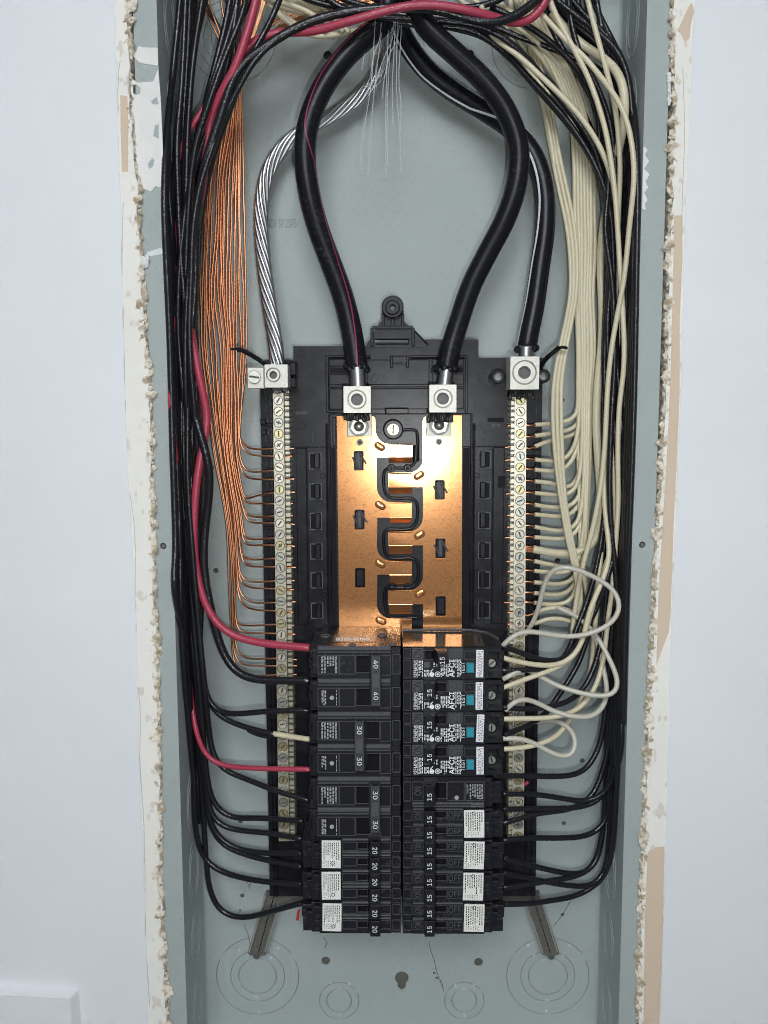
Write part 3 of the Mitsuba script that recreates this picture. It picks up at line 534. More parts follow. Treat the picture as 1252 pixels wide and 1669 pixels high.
for j, (pts, slots) in enumerate(((left_bar, slotsL), (right_bar, slotsR))):
    shape = poly(pts, YC).buffer(0).difference(unary_union([rrect(x, y, 16.5, 32, YC) for x, y in slots] + [circ(*pilot[j], 4.6, YC)]))
    bar = base_part('copper_bus_bar', bevel_prism(shape, YC, YC + 0.0028, 0.0005), 'copper_bar', label=('left' if j == 0 else 'right') + ' copper bus bar')
    stabs = ((633, 672, 724, 746), (634, 671, 819, 844), (634, 671, 915, 937)) if j == 0 else ((633, 690, 771, 794), (633, 690, 867, 889), (633, 690, 963, 985))
    for (x0, x1, ya, yb) in stabs:
        # the stab: a folded blade standing proud of the bar, its lower lip turned back
        X0, Z0, X1, Z1 = world_rect(x0 + 1, ya, x1 if j == 0 else 672, yb, YC)
        lip = size_at(12, P(650, yb, YC)); top = size_at(5, P(650, ya, YC)); dn = size_at((9, 10, 17)[stabs.index((x0, x1, ya, yb))] if j == 0 else (12, 15, 18)[stabs.index((x0, x1, ya, yb))], P(650, yb, YC))
        prof = [(Z1, YC - .0002), (Z1 - top * .3, YC - 0.0008), (Z0 + lip * .05, YC - 0.0009), (Z0 - dn * .05, YC - 0.0006), (Z0 - dn * .98, YC + 0.0034), (Z0 - dn, YC + 0.0048), (Z1, YC + .0014)]
        g = trimesh.creation.extrude_polygon(Polygon(prof), X1 - X0, engine='earcut')      # (z, y) outline run along x
        g.apply_transform(np.array([[0, 0, 1, X0], [0, 1, 0, 0], [1, 0, 0, 0], [0, 0, 0, 1.0]])); g.fix_normals()
        part(bar, 'stab', trimesh.util.concatenate([g, tube(np.array([[X0, YC - .0006, Z0], [(X0 + X1) / 2, YC - .0006, Z0], [X1, YC - .0006, Z0]]), .0007, 8)]), 'copper_bar', smooth=28)
    part(bar, 'pilot_hole_rim', disc(*pilot[j], 5.6, YC - .0008, YC + .001, .0003, 20, hole=3.6), 'dark_zinc', smooth=30)
    for (x, y, an) in (((619, 728, -30), (620, 824, -30), (620, 919, -30), (621, 1012, -24)) if j == 0 else ((683, 775, 30), (684, 872, 30), (685, 967, 28))):
        c = P(x, y, YC); a = math.radians(an); l, w = size_at(3.6, c), size_at(6.2, c)
        g = trimesh.creation.capsule(height=2 * l, radius=w, count=[16, 12]); g.apply_translation([0, 0, 0])
        g.apply_transform(trimesh.transformations.rotation_matrix(math.pi / 2, [0, 1, 0])); g.apply_scale([1, 0.55, 1])
        g.apply_transform(trimesh.transformations.rotation_matrix(-a, [0, 1, 0])); g.apply_translation([c[0], YC + 0.0004, c[2]])
        part(bar, 'dimple', g, 'copper_bar', smooth=40)
for k, (x, y) in enumerate(slotsL + slotsR):
    cl = base_part('bar_latch', bpx(x - 6.5, y - 14, x + 6.5, y + 14, YC + 0.0012, YP, .0006))
    if k not in (2, 5):
        part(cl, 'latch_finger', [tube(path3([(x - 10, y - 6, YC - .002), (x + 0, y + 13, YC - .001)]), 0.0009, 6), tube(path3([(x + 1, y - 14, YC - .001), (x + 12, y + 5, YC - .002)]), 0.0009, 6), bpx(x - 3, y - 14, x + 3, y + 14, YC - 0.0006, YC + .002, .0004)], 'moulded_grey')
# main lugs
def lug(x0, y0, x1, y1, Yf, Yb, cx, cy, r_out, r_in, label, ring_mat='aluminium'):
    X0, Z0, X1, Z1 = world_rect(x0, y0, x1, y1, Yf)
    c = P(cx, cy, Yf); hole = Point(c[0], c[2]).buffer(size_at(r_out, c), 20)
    k = base_part('lug', [prism(sbox(X0, Z0, X1, Z1).buffer(-.0006).buffer(.0006).difference(hole), Yf, Yf + 0.004), cham(X0 + .0001, Z0 + .0001, X1 - .0001, Z1 - .0001, Yf + 0.0038, Yb, .0002)], 'aluminium', label=label)
    part(k, 'screw_collar', disc(cx, cy, r_out - 1.2, Yf + 0.0006, Yf + 0.004, .0006, 36, hole=r_in), ring_mat, smooth=35)
    hexa = Polygon([(c[0] + size_at(r_in, c) * 0.98 * math.cos(a), c[2] + size_at(r_in, c) * 0.98 * math.sin(a)) for a in np.arange(6) * math.pi / 3 + 0.4])
    part(k, 'hex_socket', [prism(Point(c[0], c[2]).buffer(size_at(r_in, c) * 1.02, 20).difference(hexa.buffer(-.0002)), Yf + 0.0012, Yf + .004), prism(hexa, Yf + 0.0036, Yf + 0.0039)], 'hex_dark')
    return k
lug(560, 629.5, 604.5, 673, 0.014, 0.036, 582, 651, 16, 10, 'aluminium main lug on the left copper bar')
lug(700, 627, 744, 672, 0.014, 0.036, 722, 649.5, 16, 10, 'aluminium main lug on the right copper bar')
lug(832, 581, 879, 634.5, 0.006, 0.036, 855, 607, 20, 10.5, 'large aluminium neutral lug on top of the right terminal bar')
gl = lug(431.5, 594, 469, 631.5, 0.018, 0.042, 445.5, 611, 12, 6.5, 'aluminium ground lug on top of the left terminal bar')
gp = base_part('ground_plate', bpx(403, 598.5, 430.5, 633.6, 0.024, 0.030, .0006), 'aluminium', label='small metal bonding plate with a slotted screw')
part(gp, 'slotted_screw', screw_head(414, 614.5, 10, 0.0216, -8, .17), 'zinc_screw'); part(gp, 'slot_floor', disc(414, 614.5, 10.8, 0.0230, .0245, .0002), 'hex_dark')
for (x, y, px0, px1, label) in ((585, 695, 566, 606, 'left'), (716, 693, 695, 736, 'right')):
    pt = base_part('lug_plate', bpx(px0, 674, px1, 711.5, YC - 0.0042, YC - .0001, .0005), 'aluminium')
    c = P(x, y, YC)
    hexa = Polygon([(c[0] + size_at(13, c) * math.cos(a), c[2] + size_at(13, c) * math.sin(a)) for a in np.arange(6) * math.pi / 3 + 0.2])
    nut = part(pt, 'nut', [bevel_prism(hexa, YC - 0.0095, YC - .004, .0006)], 'zinc_screw')
    part(pt, 'washer', disc(x, y, 16, YC - 0.0056, YC - .004, .0004, 32), 'dark_zinc', smooth=35)
    part(pt, 'bolt_rim', disc(x, y, 8.6, YC - 0.0099, YC - .009, .0002, 24), 'hex_dark'); part(pt, 'bolt', [disc(x, y, 7.0, YC - 0.0125, YC - .008, .0014, 24)], 'zinc_screw', smooth=50)
# screw terminal bars
N_SCREW = 40
def bar_pos(i, left):
    y = 652.5 + i * 18.22 if i < 19 else 652.5 + 19 * 18.22 + (i - 19) * (1363 - 652.5 - 19 * 18.22) / 20
    x = 453.5 + (y - 653) * (9.5 / 710) if left else 848.7 - (y - 652) * (4.2 / 700)
    return x, y

for left in (True, False):
    Yt = 0.0300
    top, bot = 640, 1371
    def bx(y, o): return bar_pos(0, left)[0] + ((y - 653) * (9.5 / 710) if left else -(y - 652) * (4.2 / 700)) + o
    w0, w1 = (-8.5, 8.5) if left else (-9.5, 9.5)
    shape = poly([(bx(top, w0), top), (bx(top, w1), top), (bx(bot, w1), bot), (bx(bot, w0), bot)], Yt)
    shape = shape.difference(unary_union([circ(*bar_pos(i, left), 7.9, Yt, 10) for i in range(N_SCREW)]))
    tb = base_part('terminal_bar', [prism(shape, Yt, Yt + 0.0035), prism(poly([(bx(top, w0), top), (bx(top, w1), top), (bx(bot, w1), bot), (bx(bot, w0), bot)], Yt).buffer(-.0001), Yt + .0034, YP)], 'dull_tin' if left else 'tin_bar', label=f'{"left" if left else "right"} terminal bar with forty screws')
    part(tb, 'screw_well', prism(poly([(bx(top, w0 + 1), top + 1), (bx(top, w1 - 1), top + 1), (bx(bot, w1 - 1), bot - 1), (bx(bot, w0 + 1), bot - 1)], Yt), Yt + .0014, Yt + .0030), 'hex_dark')
    # the toothed side of the bar where wire ends come through
    teeth = []
    for i in range(N_SCREW):
        x, y = bar_pos(i, left)
        a, b = (x + 10, x + 18) if left else (x - 16, x - 10)
        teeth += [bpx(a, y - 7.8, b, y - 3.2, Yt + 0.004, YP, .0003), bpx(a, y + 1.0, b, y + 8.0, Yt + 0.005, YP, .0003)]
    part(tb, 'side_strip', teeth, 'dull_tin' if left else 'tin_bar', kind='stuff')
    part(tb, 'strip_back', prism(poly([(bx(top, w1 if left else w0 - 7), top), (bx(top, w1 + 9 if left else w0), top), (bx(bot, w1 + 9 if left else w0), bot), (bx(bot, w1 if left else w0 - 7), bot)], Yt + .012), Yt + .012, YP - .0002), 'dark_zinc')
    for i in range(N_SCREW):
        x, y = bar_pos(i, left)
        mat = rs.choice(('zinc_screw', 'zinc_screw', 'tin_bar', 'yellow_zinc') if i < 20 else ('zinc_screw', 'tin_bar', 'yellow_zinc', 'yellow_zinc'))
        part(tb, 'terminal_screw', screw_head(x, y, 6.6, Yt + rs.uniform(-.0004, .0008), rs.uniform(0, 180)), mat)
base_part('bar_end', [bpx(466, 636, 482, 1030, YP + .001, YP + .006, .0004)], 'smooth_black')
base_part('bar_end', [bpx(472, 590, 483, 612, .036, YP, .0008), bpx(472, 615, 483, 632, .036, YP, .0008)], BP)

# ------------------------------------------------------------------ breakers
def askew(key_list, deg):
    """Turns stuck-on labels a little in their own plane, as they were put on by hand."""
    v0 = meshkit.WRITTEN[scene[key_list[0]]['filename']][0]; c = v0.mean(0)
    for k in key_list:
        scene[k]['to_world'] = T().translate(c.tolist()).rotate([0, 1, 0], deg).translate((-c).tolist())
YF, YBK = -0.0190, 0.0430
rb = random.Random(41)
BM = 'breaker_plastic'
def body(key, x0, y0, x1, y1, pits, steps, mat=BM):
    """The case: a front plate with real openings over a block, lower steps towards both ends."""
    X0, Z0, X1, Z1 = world_rect(x0, y0 + .25, x1, y1 - .25, YF)
    front = sbox(X0, Z0, X1, Z1).difference(unary_union([sbox(*world_rect(*p, YF)) for p in pits]))
    ms = [prism(front, YF, YF + 0.0052), cham(X0 + 5e-5, Z0 + 5e-5, X1 - 5e-5, Z1 - 5e-5, YF + 0.0050, YBK, 0.0)]
    for (a, c, b, d, yf) in steps: ms.append(bpx(a, c, b, d, yf, YBK, 0.0006))
    k = part(key, 'case', ms, mat)
    parts(k, 'opening', [bpx(p[0] + .2, p[1] + .2, p[2] - .2, p[3] - .2, YF + .0047, YF + .0051, 0) for p in pits], 'pit_black')
    return k
def handle(key, x0, y0, x1, y1, lean, txt, turn, tx, mat='breaker_plastic', h=0.0105, tie=False):
    """A toggle: tapered towards its crown, leaning to one side."""
    X0, Z0, X1, Z1 = world_rect(x0, y0, x1, y1, YF - h)
    w, hh = X1 - X0, Z1 - Z0
    lo = [(X0 - lean[0] * w, Z0 + .04 * hh), (X1 + lean[1] * w, Z0 + .04 * hh), (X1 + lean[1] * w, Z1 - .02 * hh), (X0 - lean[0] * w, Z1 - .02 * hh)]
    e = 0.0005
    v = [[a, YF + .004, b] for a, b in lo] + [[X0, YF - h + e, Z0], [X1, YF - h + e, Z0], [X1, YF - h + e, Z1], [X0, YF - h + e, Z1]] + [[X0 + e, YF - h, Z0 + e], [X1 - e, YF - h, Z0 + e], [X1 - e, YF - h, Z1 - e], [X0 + e, YF - h, Z1 - e]]
    f = []
    for r in (0, 4):
        for q in range(4):
            a, c = r + q, r + (q + 1) % 4
            f += [[a, c, c + 4], [a, c + 4, a + 4]]
    f += [[8, 9, 10], [8, 10, 11]]
    k = part(key, 'handle', trimesh.Trimesh(np.array(v), np.array(f), process=False), mat)
    # the open upper end of the toggle
    g = trimesh.creation.cylinder(radius=w * 0.30, height=0.0002, sections=16)
    g.apply_scale([1.0, 0.55, 1]); g.apply_translation([(X0 + X1) / 2, YF - h * 0.72, Z1 + 0.0001 - 0.0001]); part(k, 'handle_hole', g, 'pit_black')
    for (s, a, b, c, d) in tx: part(k, 'rating', text_px(s, a - .4, b - .8, c + .6, d + .8, YF - h, turn), 'print_white')
    return k
def rims(key, rects, t=0.8, Y=None, mat='worn_edge'):
    parts(key, 'moulded_rim', [frame_px(*r, t, (YF if Y is None else Y) - 0.0005, (YF if Y is None else Y) + .0006) for r in rects], mat)
def ridges(key, spans, mat='moulded_grey'):
    parts(key, 'moulded_ridge', [bpx(a, y, b, y + h, YF - 0.0022, YF + .001, .0007) for (a, y, b, h) in spans], mat)
# --- left column: double-pole breakers
def double_pole(y0, y1, hx, rating, label):
    key = thing('double_pole_breaker', label, 'circuit breaker')
    ym = (y0 + y1) / 2
    pits = []
    for ya in (y0, ym): pits.append((580, ya + 15, 604, ya + 44) if hx > 600 else (593, ya + 15, 619, ya + 44))
    st = [(637, y0 + .3, 653.5, y1 - .3, YF + .003)]
    for ya in (y0, ym):
        st += [(505, ya + 3, 519, ya + 20, YF + .009), (503.5, ya + 21, 519, ya + 36, YF + .013), (506, ya + 37, 519, ya + 52, YF + .010), (509, ya + 10, 519, ya + 47, YF + .005)]
    case = body(key, 517, y0, 638, y1, pits, st)
    parts(key, 'terminal_opening', [bpx(506, ya + 22, 512, ya + 34, YF + .0126, YF + .014, 0) for ya in (y0, ym)], 'pit_black')
    ridges(key, [(518, ya + 1.0, 637, 6.5) for ya in (y0, ym)] + [(518, ya + 9.5, 637, 2.0) for ya in (y0, ym)])
    rims(key, [r for ya in (y0, ym) for r in ((518, ya + 15, 553, ya + 46), (553, ya + 15, 579, ya + 46), pits[0 if ya == y0 else 1], (619.5 if hx > 600 else 620, ya + 15, 637, ya + 48), (640, ya + 14, 652.5, ya + 46))], 0.7)
    # printed labels
    pr_ = small_print(523, y0 + 17, 550, y0 + 44, YF, 6, rb) ; part(key, 'small_print', pr_, 'print_grey')
    part(key, 'type_mark', text_px('Type QP', 545, y0 + 17, 549.5, y0 + 43, YF - .0003, -90), 'print_grey')
    c = (527, y0 + 20); part(key, 'approval_mark', disc(c[0], c[1], 3.4, YF - .0002, YF + .0001, 0, 18, hole=2.4), 'print_grey')
    part(key, 'approval_mark', disc(541, ym + 31, 3.6, YF - .0002, YF + .0001, 0, 18), 'print_grey')
    part(key, 'small_print', small_print(524, ym + 19, 532, ym + 43, YF, 3, rb, .7) + small_print(547, ym + 18, 550, ym + 44, YF, 1, rb, .5), 'print_grey')
    hw = 15.5
    tx = [(rating, hx + 4.3, y0 + 24, hx + 11.0, y0 + 35.5), (rating, hx + 4.3, ym + 22, hx + 11.0, ym + 33.5)]
    k = handle(key, hx, y0 + 15.5, hx + hw, y1 - 8, (0.35, 0.05) if hx > 600 else (0.05, 0.35), rating, -90, tx, 'handle_grey')
    part(k, 'tie_rim', frame_px(hx + 1.5, y0 + 19, hx + hw - 1.5, y1 - 11, 0.8, YF - .0109, YF - .0100), 'worn_edge')
    part(k, 'tie_bar', bpx(hx + 2, ym - 8, hx + hw - 2, ym + 15, YF - .0113, YF - .0100, .0004), 'moulded_grey')
    return key
d1 = double_pole(1053, 1160, 605, '40', 'uppermost double pole breaker on the left, rated 40, fed by the thick red cable')
d2 = double_pole(1160.5, 1266, 578, '30', 'middle double pole breaker on the left, rated 30, its tie handle thrown left')
d3 = double_pole(1266.5, 1367, 604, '30', 'third double pole breaker on the left, rated 30, just above the narrow white-labelled ones')
# the sticker and openings on the top of the uppermost breaker
def top_face(x0, x1, ya_Y, yb_Y, row, parent, name, mat, z_off=0.0003):
    X0, X1 = P(x0, row, YF)[0], P(x1, row, YF)[0]; Z = P(640, row, YF)[2] + z_off
    return part(parent, name, quad(*[np.array(q) for q in ([X0, ya_Y, Z], [X1, ya_Y, Z], [X1, yb_Y, Z], [X0, yb_Y, Z])]), mat)
st_ = top_face(541, 612, YF + .012, YF + .034, 1053.2, d1, 'maker_sticker', 'galvanised')
g = meshkit.text_mesh('SIEMENS', 0.006, 0.0002, True); lo, hi = g.bounds; Xa, Xb = P(545, 1053, YF)[0], P(602, 1053, YF)[0]
v = g.vertices.copy(); v = np.c_[Xa + (v[:, 0] - lo[0]) / (hi[0] - lo[0]) * (Xb - Xa), YF + .016 + (hi[1] - v[:, 1]) / (hi[1] - lo[1]) * .008 * -1 + .008, P(640, 1053.2, YF)[2] + .0004 + v[:, 2]]
part(st_, 'maker_name', trimesh.Trimesh(v, g.faces, process=False), 'print_white')
for x, y_, r in ((526, YF + .03, .0040), (622, YF + .033, .0040), (574, YF + .003, .0028), (640, YF + .003, .0028)):
    g = trimesh.creation.annulus(r_min=r * .62, r_max=r, height=.0012); g.apply_translation([P(x, 1053, YF)[0], y_, P(640, 1053, YF)[2] + .0006]); part(d1, 'rivet_rim', g, 'worn_edge')
    g = trimesh.creation.cylinder(radius=r * .6, height=.0004); g.apply_translation([P(x, 1053, YF)[0], y_, P(640, 1053, YF)[2] + .0003]); part(d1, 'rivet_hole', g, 'pit_black')
# --- tandem breakers of both columns
def tandem(y0, y1, left, rating, label, lab_dx=0.0, tilt=0.0):
    key = thing('tandem_breaker', label, 'circuit breaker')
    ym = (y0 + y1) / 2
    if left:
        pits = [(583, ya + 5.5, 600, ya + 17) for ya in (y0, ym)]
        st = [(637, y0 + .3, 653.5, y1 - .3, YF + .003), (508, y0 + .6, 522, y1 - 2, YF + .012), (492, y0 + 4, 509, y0 + 24, YF + .026), (494, y0 + 26, 509, y1 - 4, YF + .022), (500, y0 + 16, 512, y0 + 30, YF + .018), (511, y0 + 8, 522, y0 + 20, YF + .006), (513, y0 + 30, 522, y0 + 46, YF + .007)]
        body(key, 521, y0, 638, y1, pits, st)
        hx, tl, tr = 604, (604 + 3.6, 604 + 10.4), -90
        lx0, lx1 = 524.5 + lab_dx, 555.5 + lab_dx
        rims(key, [r for ya in (y0, ym) for r in ((583, ya + 5.5, 600, ya + 17), (558, ya + 5, 582, ya + 19), (620, ya + 5, 637.5, ya + 19), (640, ya + 4, 652.5, ya + 21))], 0.6)
        ridges(key, [(558, ya + 1, 637, 2.2) for ya in (y0, ym)] + [(558, ym - 4, 637, 1.5)], 'worn_edge')
        lean = (0.45, .04); off = 6.0
    else:
        pits = [(708, ya + 4.5, 727.5, ya + 15.5) for ya in (y0, ym)]
        st = [(656.5, y0 + .3, 673, y1 - .3, YF + .003), (789, y0 + .6, 803, y1 - 2, YF + .012), (801, y0 + 4, 822, y0 + 24, YF + .026), (801, y0 + 26, 820, y1 - 4, YF + .022), (800, y0 + 16, 812, y0 + 30, YF + .018), (789, y0 + 8, 800, y0 + 20, YF + .006), (789, y0 + 30, 798, y0 + 46, YF + .007)]
        body(key, 672, y0, 790, y1, pits, st)
        hx, tl, tr = 692, (692 + 4.8, 692 + 11.6), 90
        lx0, lx1 = 756.5 + lab_dx, 789.5 + lab_dx
        rims(key, [r for ya in (y0, ym) for r in ((708, ya + 4.5, 728, ya + 16), (729, ya + 4, 755, ya + 19), (673, ya + 4, 690, ya + 19), (658, ya + 4, 671, ya + 20))], 0.6, mat='moulded_grey')
        ridges(key, [(673, ya + 1, 755, 2.0) for ya in (y0, ym)], 'moulded_grey')
        parts(key, 'moulded_letters', [m for ya in (y0, ym) for m in (text_px('ON', 676, ya + 6, 687, ya + 16, YF - .0001, 90, .0003), text_px('OFF', 731, ya + 6, 752, ya + 16, YF - .0001, 0, .0003))], 'moulded_grey')
        lean = (0.04, 0.45); off = 5.0
    for i, ya in enumerate((y0, ym)):
        ta = ya + off + 5.0
        handle(key, hx, ya + off, hx + 16, ya + 26.5 + off - 3 + i * 2.0, lean, rating, tr, [(rating, tl[0], ta + 3.5, tl[1], ta + 12.6)], h=0.0105)
    lb = part(key, 'label', bpx(lx0, y0 + 3.0, lx1, y1 - 3.2, YF - .0009, YF + .0005, .0002), 'sticker', label='white printed rating label')
    part(lb, 'small_print', small_print(lx0 + 2, y0 + 6, lx1 - 2, y1 - 17 if left else y1 - 14, YF - .0009, 8, rb, .42, word=(1.5, 4.0), gap=(.8, 1.6)) + small_print(lx0 + 2, y1 - 15 if left else y1 - 12, lx1 - 8, y1 - 5, YF - .0009, 6, rb, .3, word=(1, 2.2)), 'print_dark')
    turn = tilt
    q = (lx0 + 18, y1 - 11) if left else (lx0 + 16, y0 + 8)
    part(lb, 'approval_mark', disc(q[0], q[1], 3.2, YF - .0011, YF - .0008, 0, 16, hole=2.3), 'print_dark')
    askew([k_ for k_ in scene if k_.startswith(lb)], turn)
    return key
for i, w in enumerate(('upper', 'middle', 'lowest')):
    y0 = 1367.5 + i * 51.4
    tandem(y0, y0 + 51, True, '20', f'{w} of the three narrow twin breakers in the left column, two handles marked 20', [0, 0, 1.2][i], [.4, -.3, 1.2][i])
# --- right column: arc-fault breakers
SER = ('H0602020991', 'H0602020994', 'H0602020977', 'H0602020995')
def afci(i):
    y0 = 1055 + 52.75 * i; y1 = y0 + 52.5
    lab = ('topmost arc-fault breaker on the right, its handle tripped to the mid position', 'second arc-fault breaker from the top, serial label ending 994', 'third arc-fault breaker from the top, serial label ending 977 set crooked', 'fourth and lowest arc-fault breaker, serial label ending 995')[i]
    key = thing('arc_fault_breaker', lab, 'circuit breaker')
    pit = (691, y0 + 5, 728, y0 + 20)
    st = [(656.5, y0 + .3, 672, y1 - .3, YF + .002), (790, y0 + .8, 820, y1 - 1.0, YF + .015), (790, y0 + .8, 797, y1 - 1.0, YF + .004), (790, y0 + 1, 818, y0 + 9, YF + .007), (790, y1 - 9, 819, y1 - 1.5, YF + .007), (812, y0 + 5, 822, y0 + 22, YF + .010)]
    body(key, 671, y0, 791, y1, [pit], st)
    rims(key, [pit, (672, y0 + 1, 690, y0 + 20), (729.5, y0 + 1, 755, y0 + 20), (757, y0 + 6, 789, y0 + 20), (658, y0 + 2, 670, y0 + 19), (658, y0 + 21, 670, y1 - 2)], 0.6, mat='moulded_grey')
    on = part(key, 'on_plate', bpx(672, y0 + 1.4, 689.5, y0 + 19.5, YF - .0008, YF + .001, .0003), 'moulded_grey')
    part(on, 'moulded_letters', text_px('ON', 674, y0 + 3.5, 687.5, y0 + 17.5, YF - .0008, 90, .0002), 'smooth_black')
    of = part(key, 'off_plate', bpx(730, y0 + 1.4, 754.5, y0 + 19.5, YF - .0008, YF + .001, .0003), 'handle_grey')
    part(of, 'moulded_letters', text_px('OFF', 733, y0 + 4, 752, y0 + 17.5, YF - .0008, 0, .0002), 'moulded_grey')
    bar_ = part(key, 'rating_window', bpx(691, y0 + 24, 701, y0 + 34, YF - .0006, YF + .001, .0003), 'moulded_grey')
    hx = 713 if i == 0 else 692
    k = handle(key, hx, y0 + 7, hx + 16, y0 + 28.5 if i == 0 else y0 + 31, (0.5, .04) if i == 0 else (0.04, .5), '15', 90, [('15', hx + 4.5, y0 + 16.5, hx + 11.5, y0 + 26.5)], h=.0105)
    if i == 0: part(k, 'red_shoulder', bpx(hx, y0 + 6.6, hx + 16, y0 + 10.5, YF - .0108, YF - .009, .0003), 'brown_sheath')
    Yt = YF - .00005
    part(key, 'maker_name', text_px('SIEMENS', 674.4, y0 + 21, 681.0, y1 - 3.5, Yt, 90), 'print_white')
    part(key, 'small_print', small_print(682, y0 + 22, 690, y1 - 4, Yt, 3, rb, .6) + small_print(691, y0 + 37, 700, y1 - 4, Yt, 4, rb, .55) + small_print(706, y0 + 25, 714, y0 + 33, Yt, 2, rb, .5, word=(2, 4)) + small_print(718, y0 + 27, 732, y1 - 4, Yt, 5, rb, .55) + small_print(742, y0 + 20, 752, y1 - 4, Yt, 4, rb, .5), 'print_white')
    parts(key, 'trade_mark', [text_px('AFCI', 732.0, y0 + 20, 741, y1 - 4, Yt, 90, bold=True), text_px('TEST', 752.2, y0 + 24, 757.8, y1 - 9, Yt, 90)], 'print_white')
    parts(key, 'approval_mark', [disc(713.5, y1 - 8.5, 4.6, Yt - .0002, Yt + .0001, 0, 20, hole=3.4), disc(713.5, y1 - 8.5, 1.9, Yt - .0002, Yt + .0001, 0, 14), disc(704, y1 - 8, 3.9, Yt - .0002, Yt + .0001, 0, 18), prism(poly([(700, y1 - 7), (702, y1 - 14), (706, y1 - 17.5), (706, y1 - 16), (703, y1 - 12), (702, y1 - 6)], Yt), Yt - .0002, Yt + .0001)], 'print_white')
    bt = part(key, 'test_button', bpx(760.5, y0 + 27, 773, y0 + 42.5, YF - .0034, YF + .001, .0008), 'teal_button', label='teal square test button')
    dx = (0, -.6, .8, .6)[i]
    sl = part(key, 'serial_label', bpx(776 + dx, y0 + 4.6, 788 + dx, y1 - 3.2, YF - .0007, YF + .0004, .0002), 'sticker_white', label=f'white serial label reading {SER[i]}')
    part(sl, 'serial_number', text_px(SER[i], 778.0 + dx, y0 + 6.2, 786.4 + dx, y1 - 5, YF - .0007, 90), 'pit_black')
    askew([q for q in scene if q.startswith(sl)], (0.3, 0, 2.2, -.8)[i])
    part(key, 'terminal_screw', screw_head(801.5, y0 + 26, 6.5, YF + .0118, 45 + 20 * i, .15), 'zinc_screw')
    part(key, 'terminal_well', disc(801.5, y0 + 26, 9.0, YF + .0142, YF + .0152, .0001, 24), 'pit_black')
    return key
af = [afci(i) for i in range(4)]
# the smoky clear flap over the topmost one
principled('smoky_plastic', (0.05, 0.035, 0.02), 0.12, 0.7)
zt_ = P(640, 1054.8, YF)[2]
part(af[0], 'smoky_top', trimesh.util.concatenate([quad(np.array([P(x0, 1055, YF)[0], YF + .0004, zt_ + .0004]), np.array([P(x1, 1055, YF)[0], YF + .0004, zt_ + .0004]), np.array([P(x1, 1055, YF)[0], YF + .040, zt_ + .0022]), np.array([P(x0, 1055, YF)[0], YF + .040, zt_ + .0022])) for x0, x1 in ((657, 700), (700, 752), (752, 790))]), 'smoky_plastic', label='glossy smoky top that mirrors the copper')
part(af[0], 'top_rim', [tube(np.array([[P(657, 1055, YF)[0], YF + .0405, zt_ + .0030], [P(720, 1055, YF)[0], YF + .0405, zt_ + .0036], [P(775, 1055, YF)[0], YF + .040, zt_ + .0036], [P(800, 1055, YF)[0], YF + .034, zt_ + .003], [P(816, 1055, YF)[0], YF + .018, zt_ + .002]]), .0011, 6)], 'moulded_grey')
# --- right column: one single pole, four tandems
def single_pole(y0, y1):
    key = thing('single_pole_breaker', 'single pole breaker rated 15 with a long handle, directly below the arc-fault breakers', 'circuit breaker')
    pit = (691, y0 + 9, 728.5, y0 + 36)
    st = [(656.5, y0 + .3, 673, y1 - .3, YF + .003), (790, y0 + 2, 803, y1 - 2, YF + .012), (801, y0 + 8, 818, y1 - 8, YF + .020), (801, y0 + 18, 822, y1 - 20, YF + .026), (790, y0 + 12, 799, y0 + 30, YF + .006)]
    body(key, 671, y0, 791, y1, [pit], st)
    rims(key, [pit, (672, y0 + 8, 690, y0 + 39), (729.5, y0 + 8, 757, y0 + 39), (758, y0 + 8, 789.5, y0 + 39), (658, y0 + 8, 670, y0 + 40)], 0.7)
    ridges(key, [(672, y0 + 43, 789, 2.2), (672, y0 + 47.5, 789, 1.6)], 'worn_edge')
    part(key, 'moulded_letters', text_px('ON', 675, y0 + 16, 687, y0 + 30, YF - .0001, 90, .0003), 'moulded_grey')
    part(key, 'type_mark', text_px('Type QP', 760, y0 + 12, 764, y0 + 28, YF - .0001, 90), 'print_grey')
    part(key, 'small_print', small_print(765, y0 + 12, 788, y0 + 36, YF, 6, rb) + small_print(768, y0 + 41, 788, y0 + 50, YF, 3, rb, .5, vertical=False), 'print_grey')
    parts(key, 'approval_mark', [disc(744.5, y0 + 34, 3.6, YF - .0002, YF + .0001, 0, 18), disc(783, y0 + 33, 3.6, YF - .0002, YF + .0001, 0, 18, hole=2.7)], 'print_grey')
    handle(key, 692, y0 + 15, 708, y0 + 48, (0.04, 0.6), '15', 90, [('15', 696.5, y0 + 28, 703.5, y0 + 38)])
single_pole(1266.3, 1317.5)
for i, w in enumerate(('uppermost', 'second', 'third', 'lowest')):
    y0 = 1318 + i * 51.2
    tandem(y0, y0 + 50.8, False, '15', f'{w} of the four narrow twin breakers in the right column, two handles marked 15', [0, 0, -1.5, 0][i], [-.8, 1.5, .9, 1.2][i])

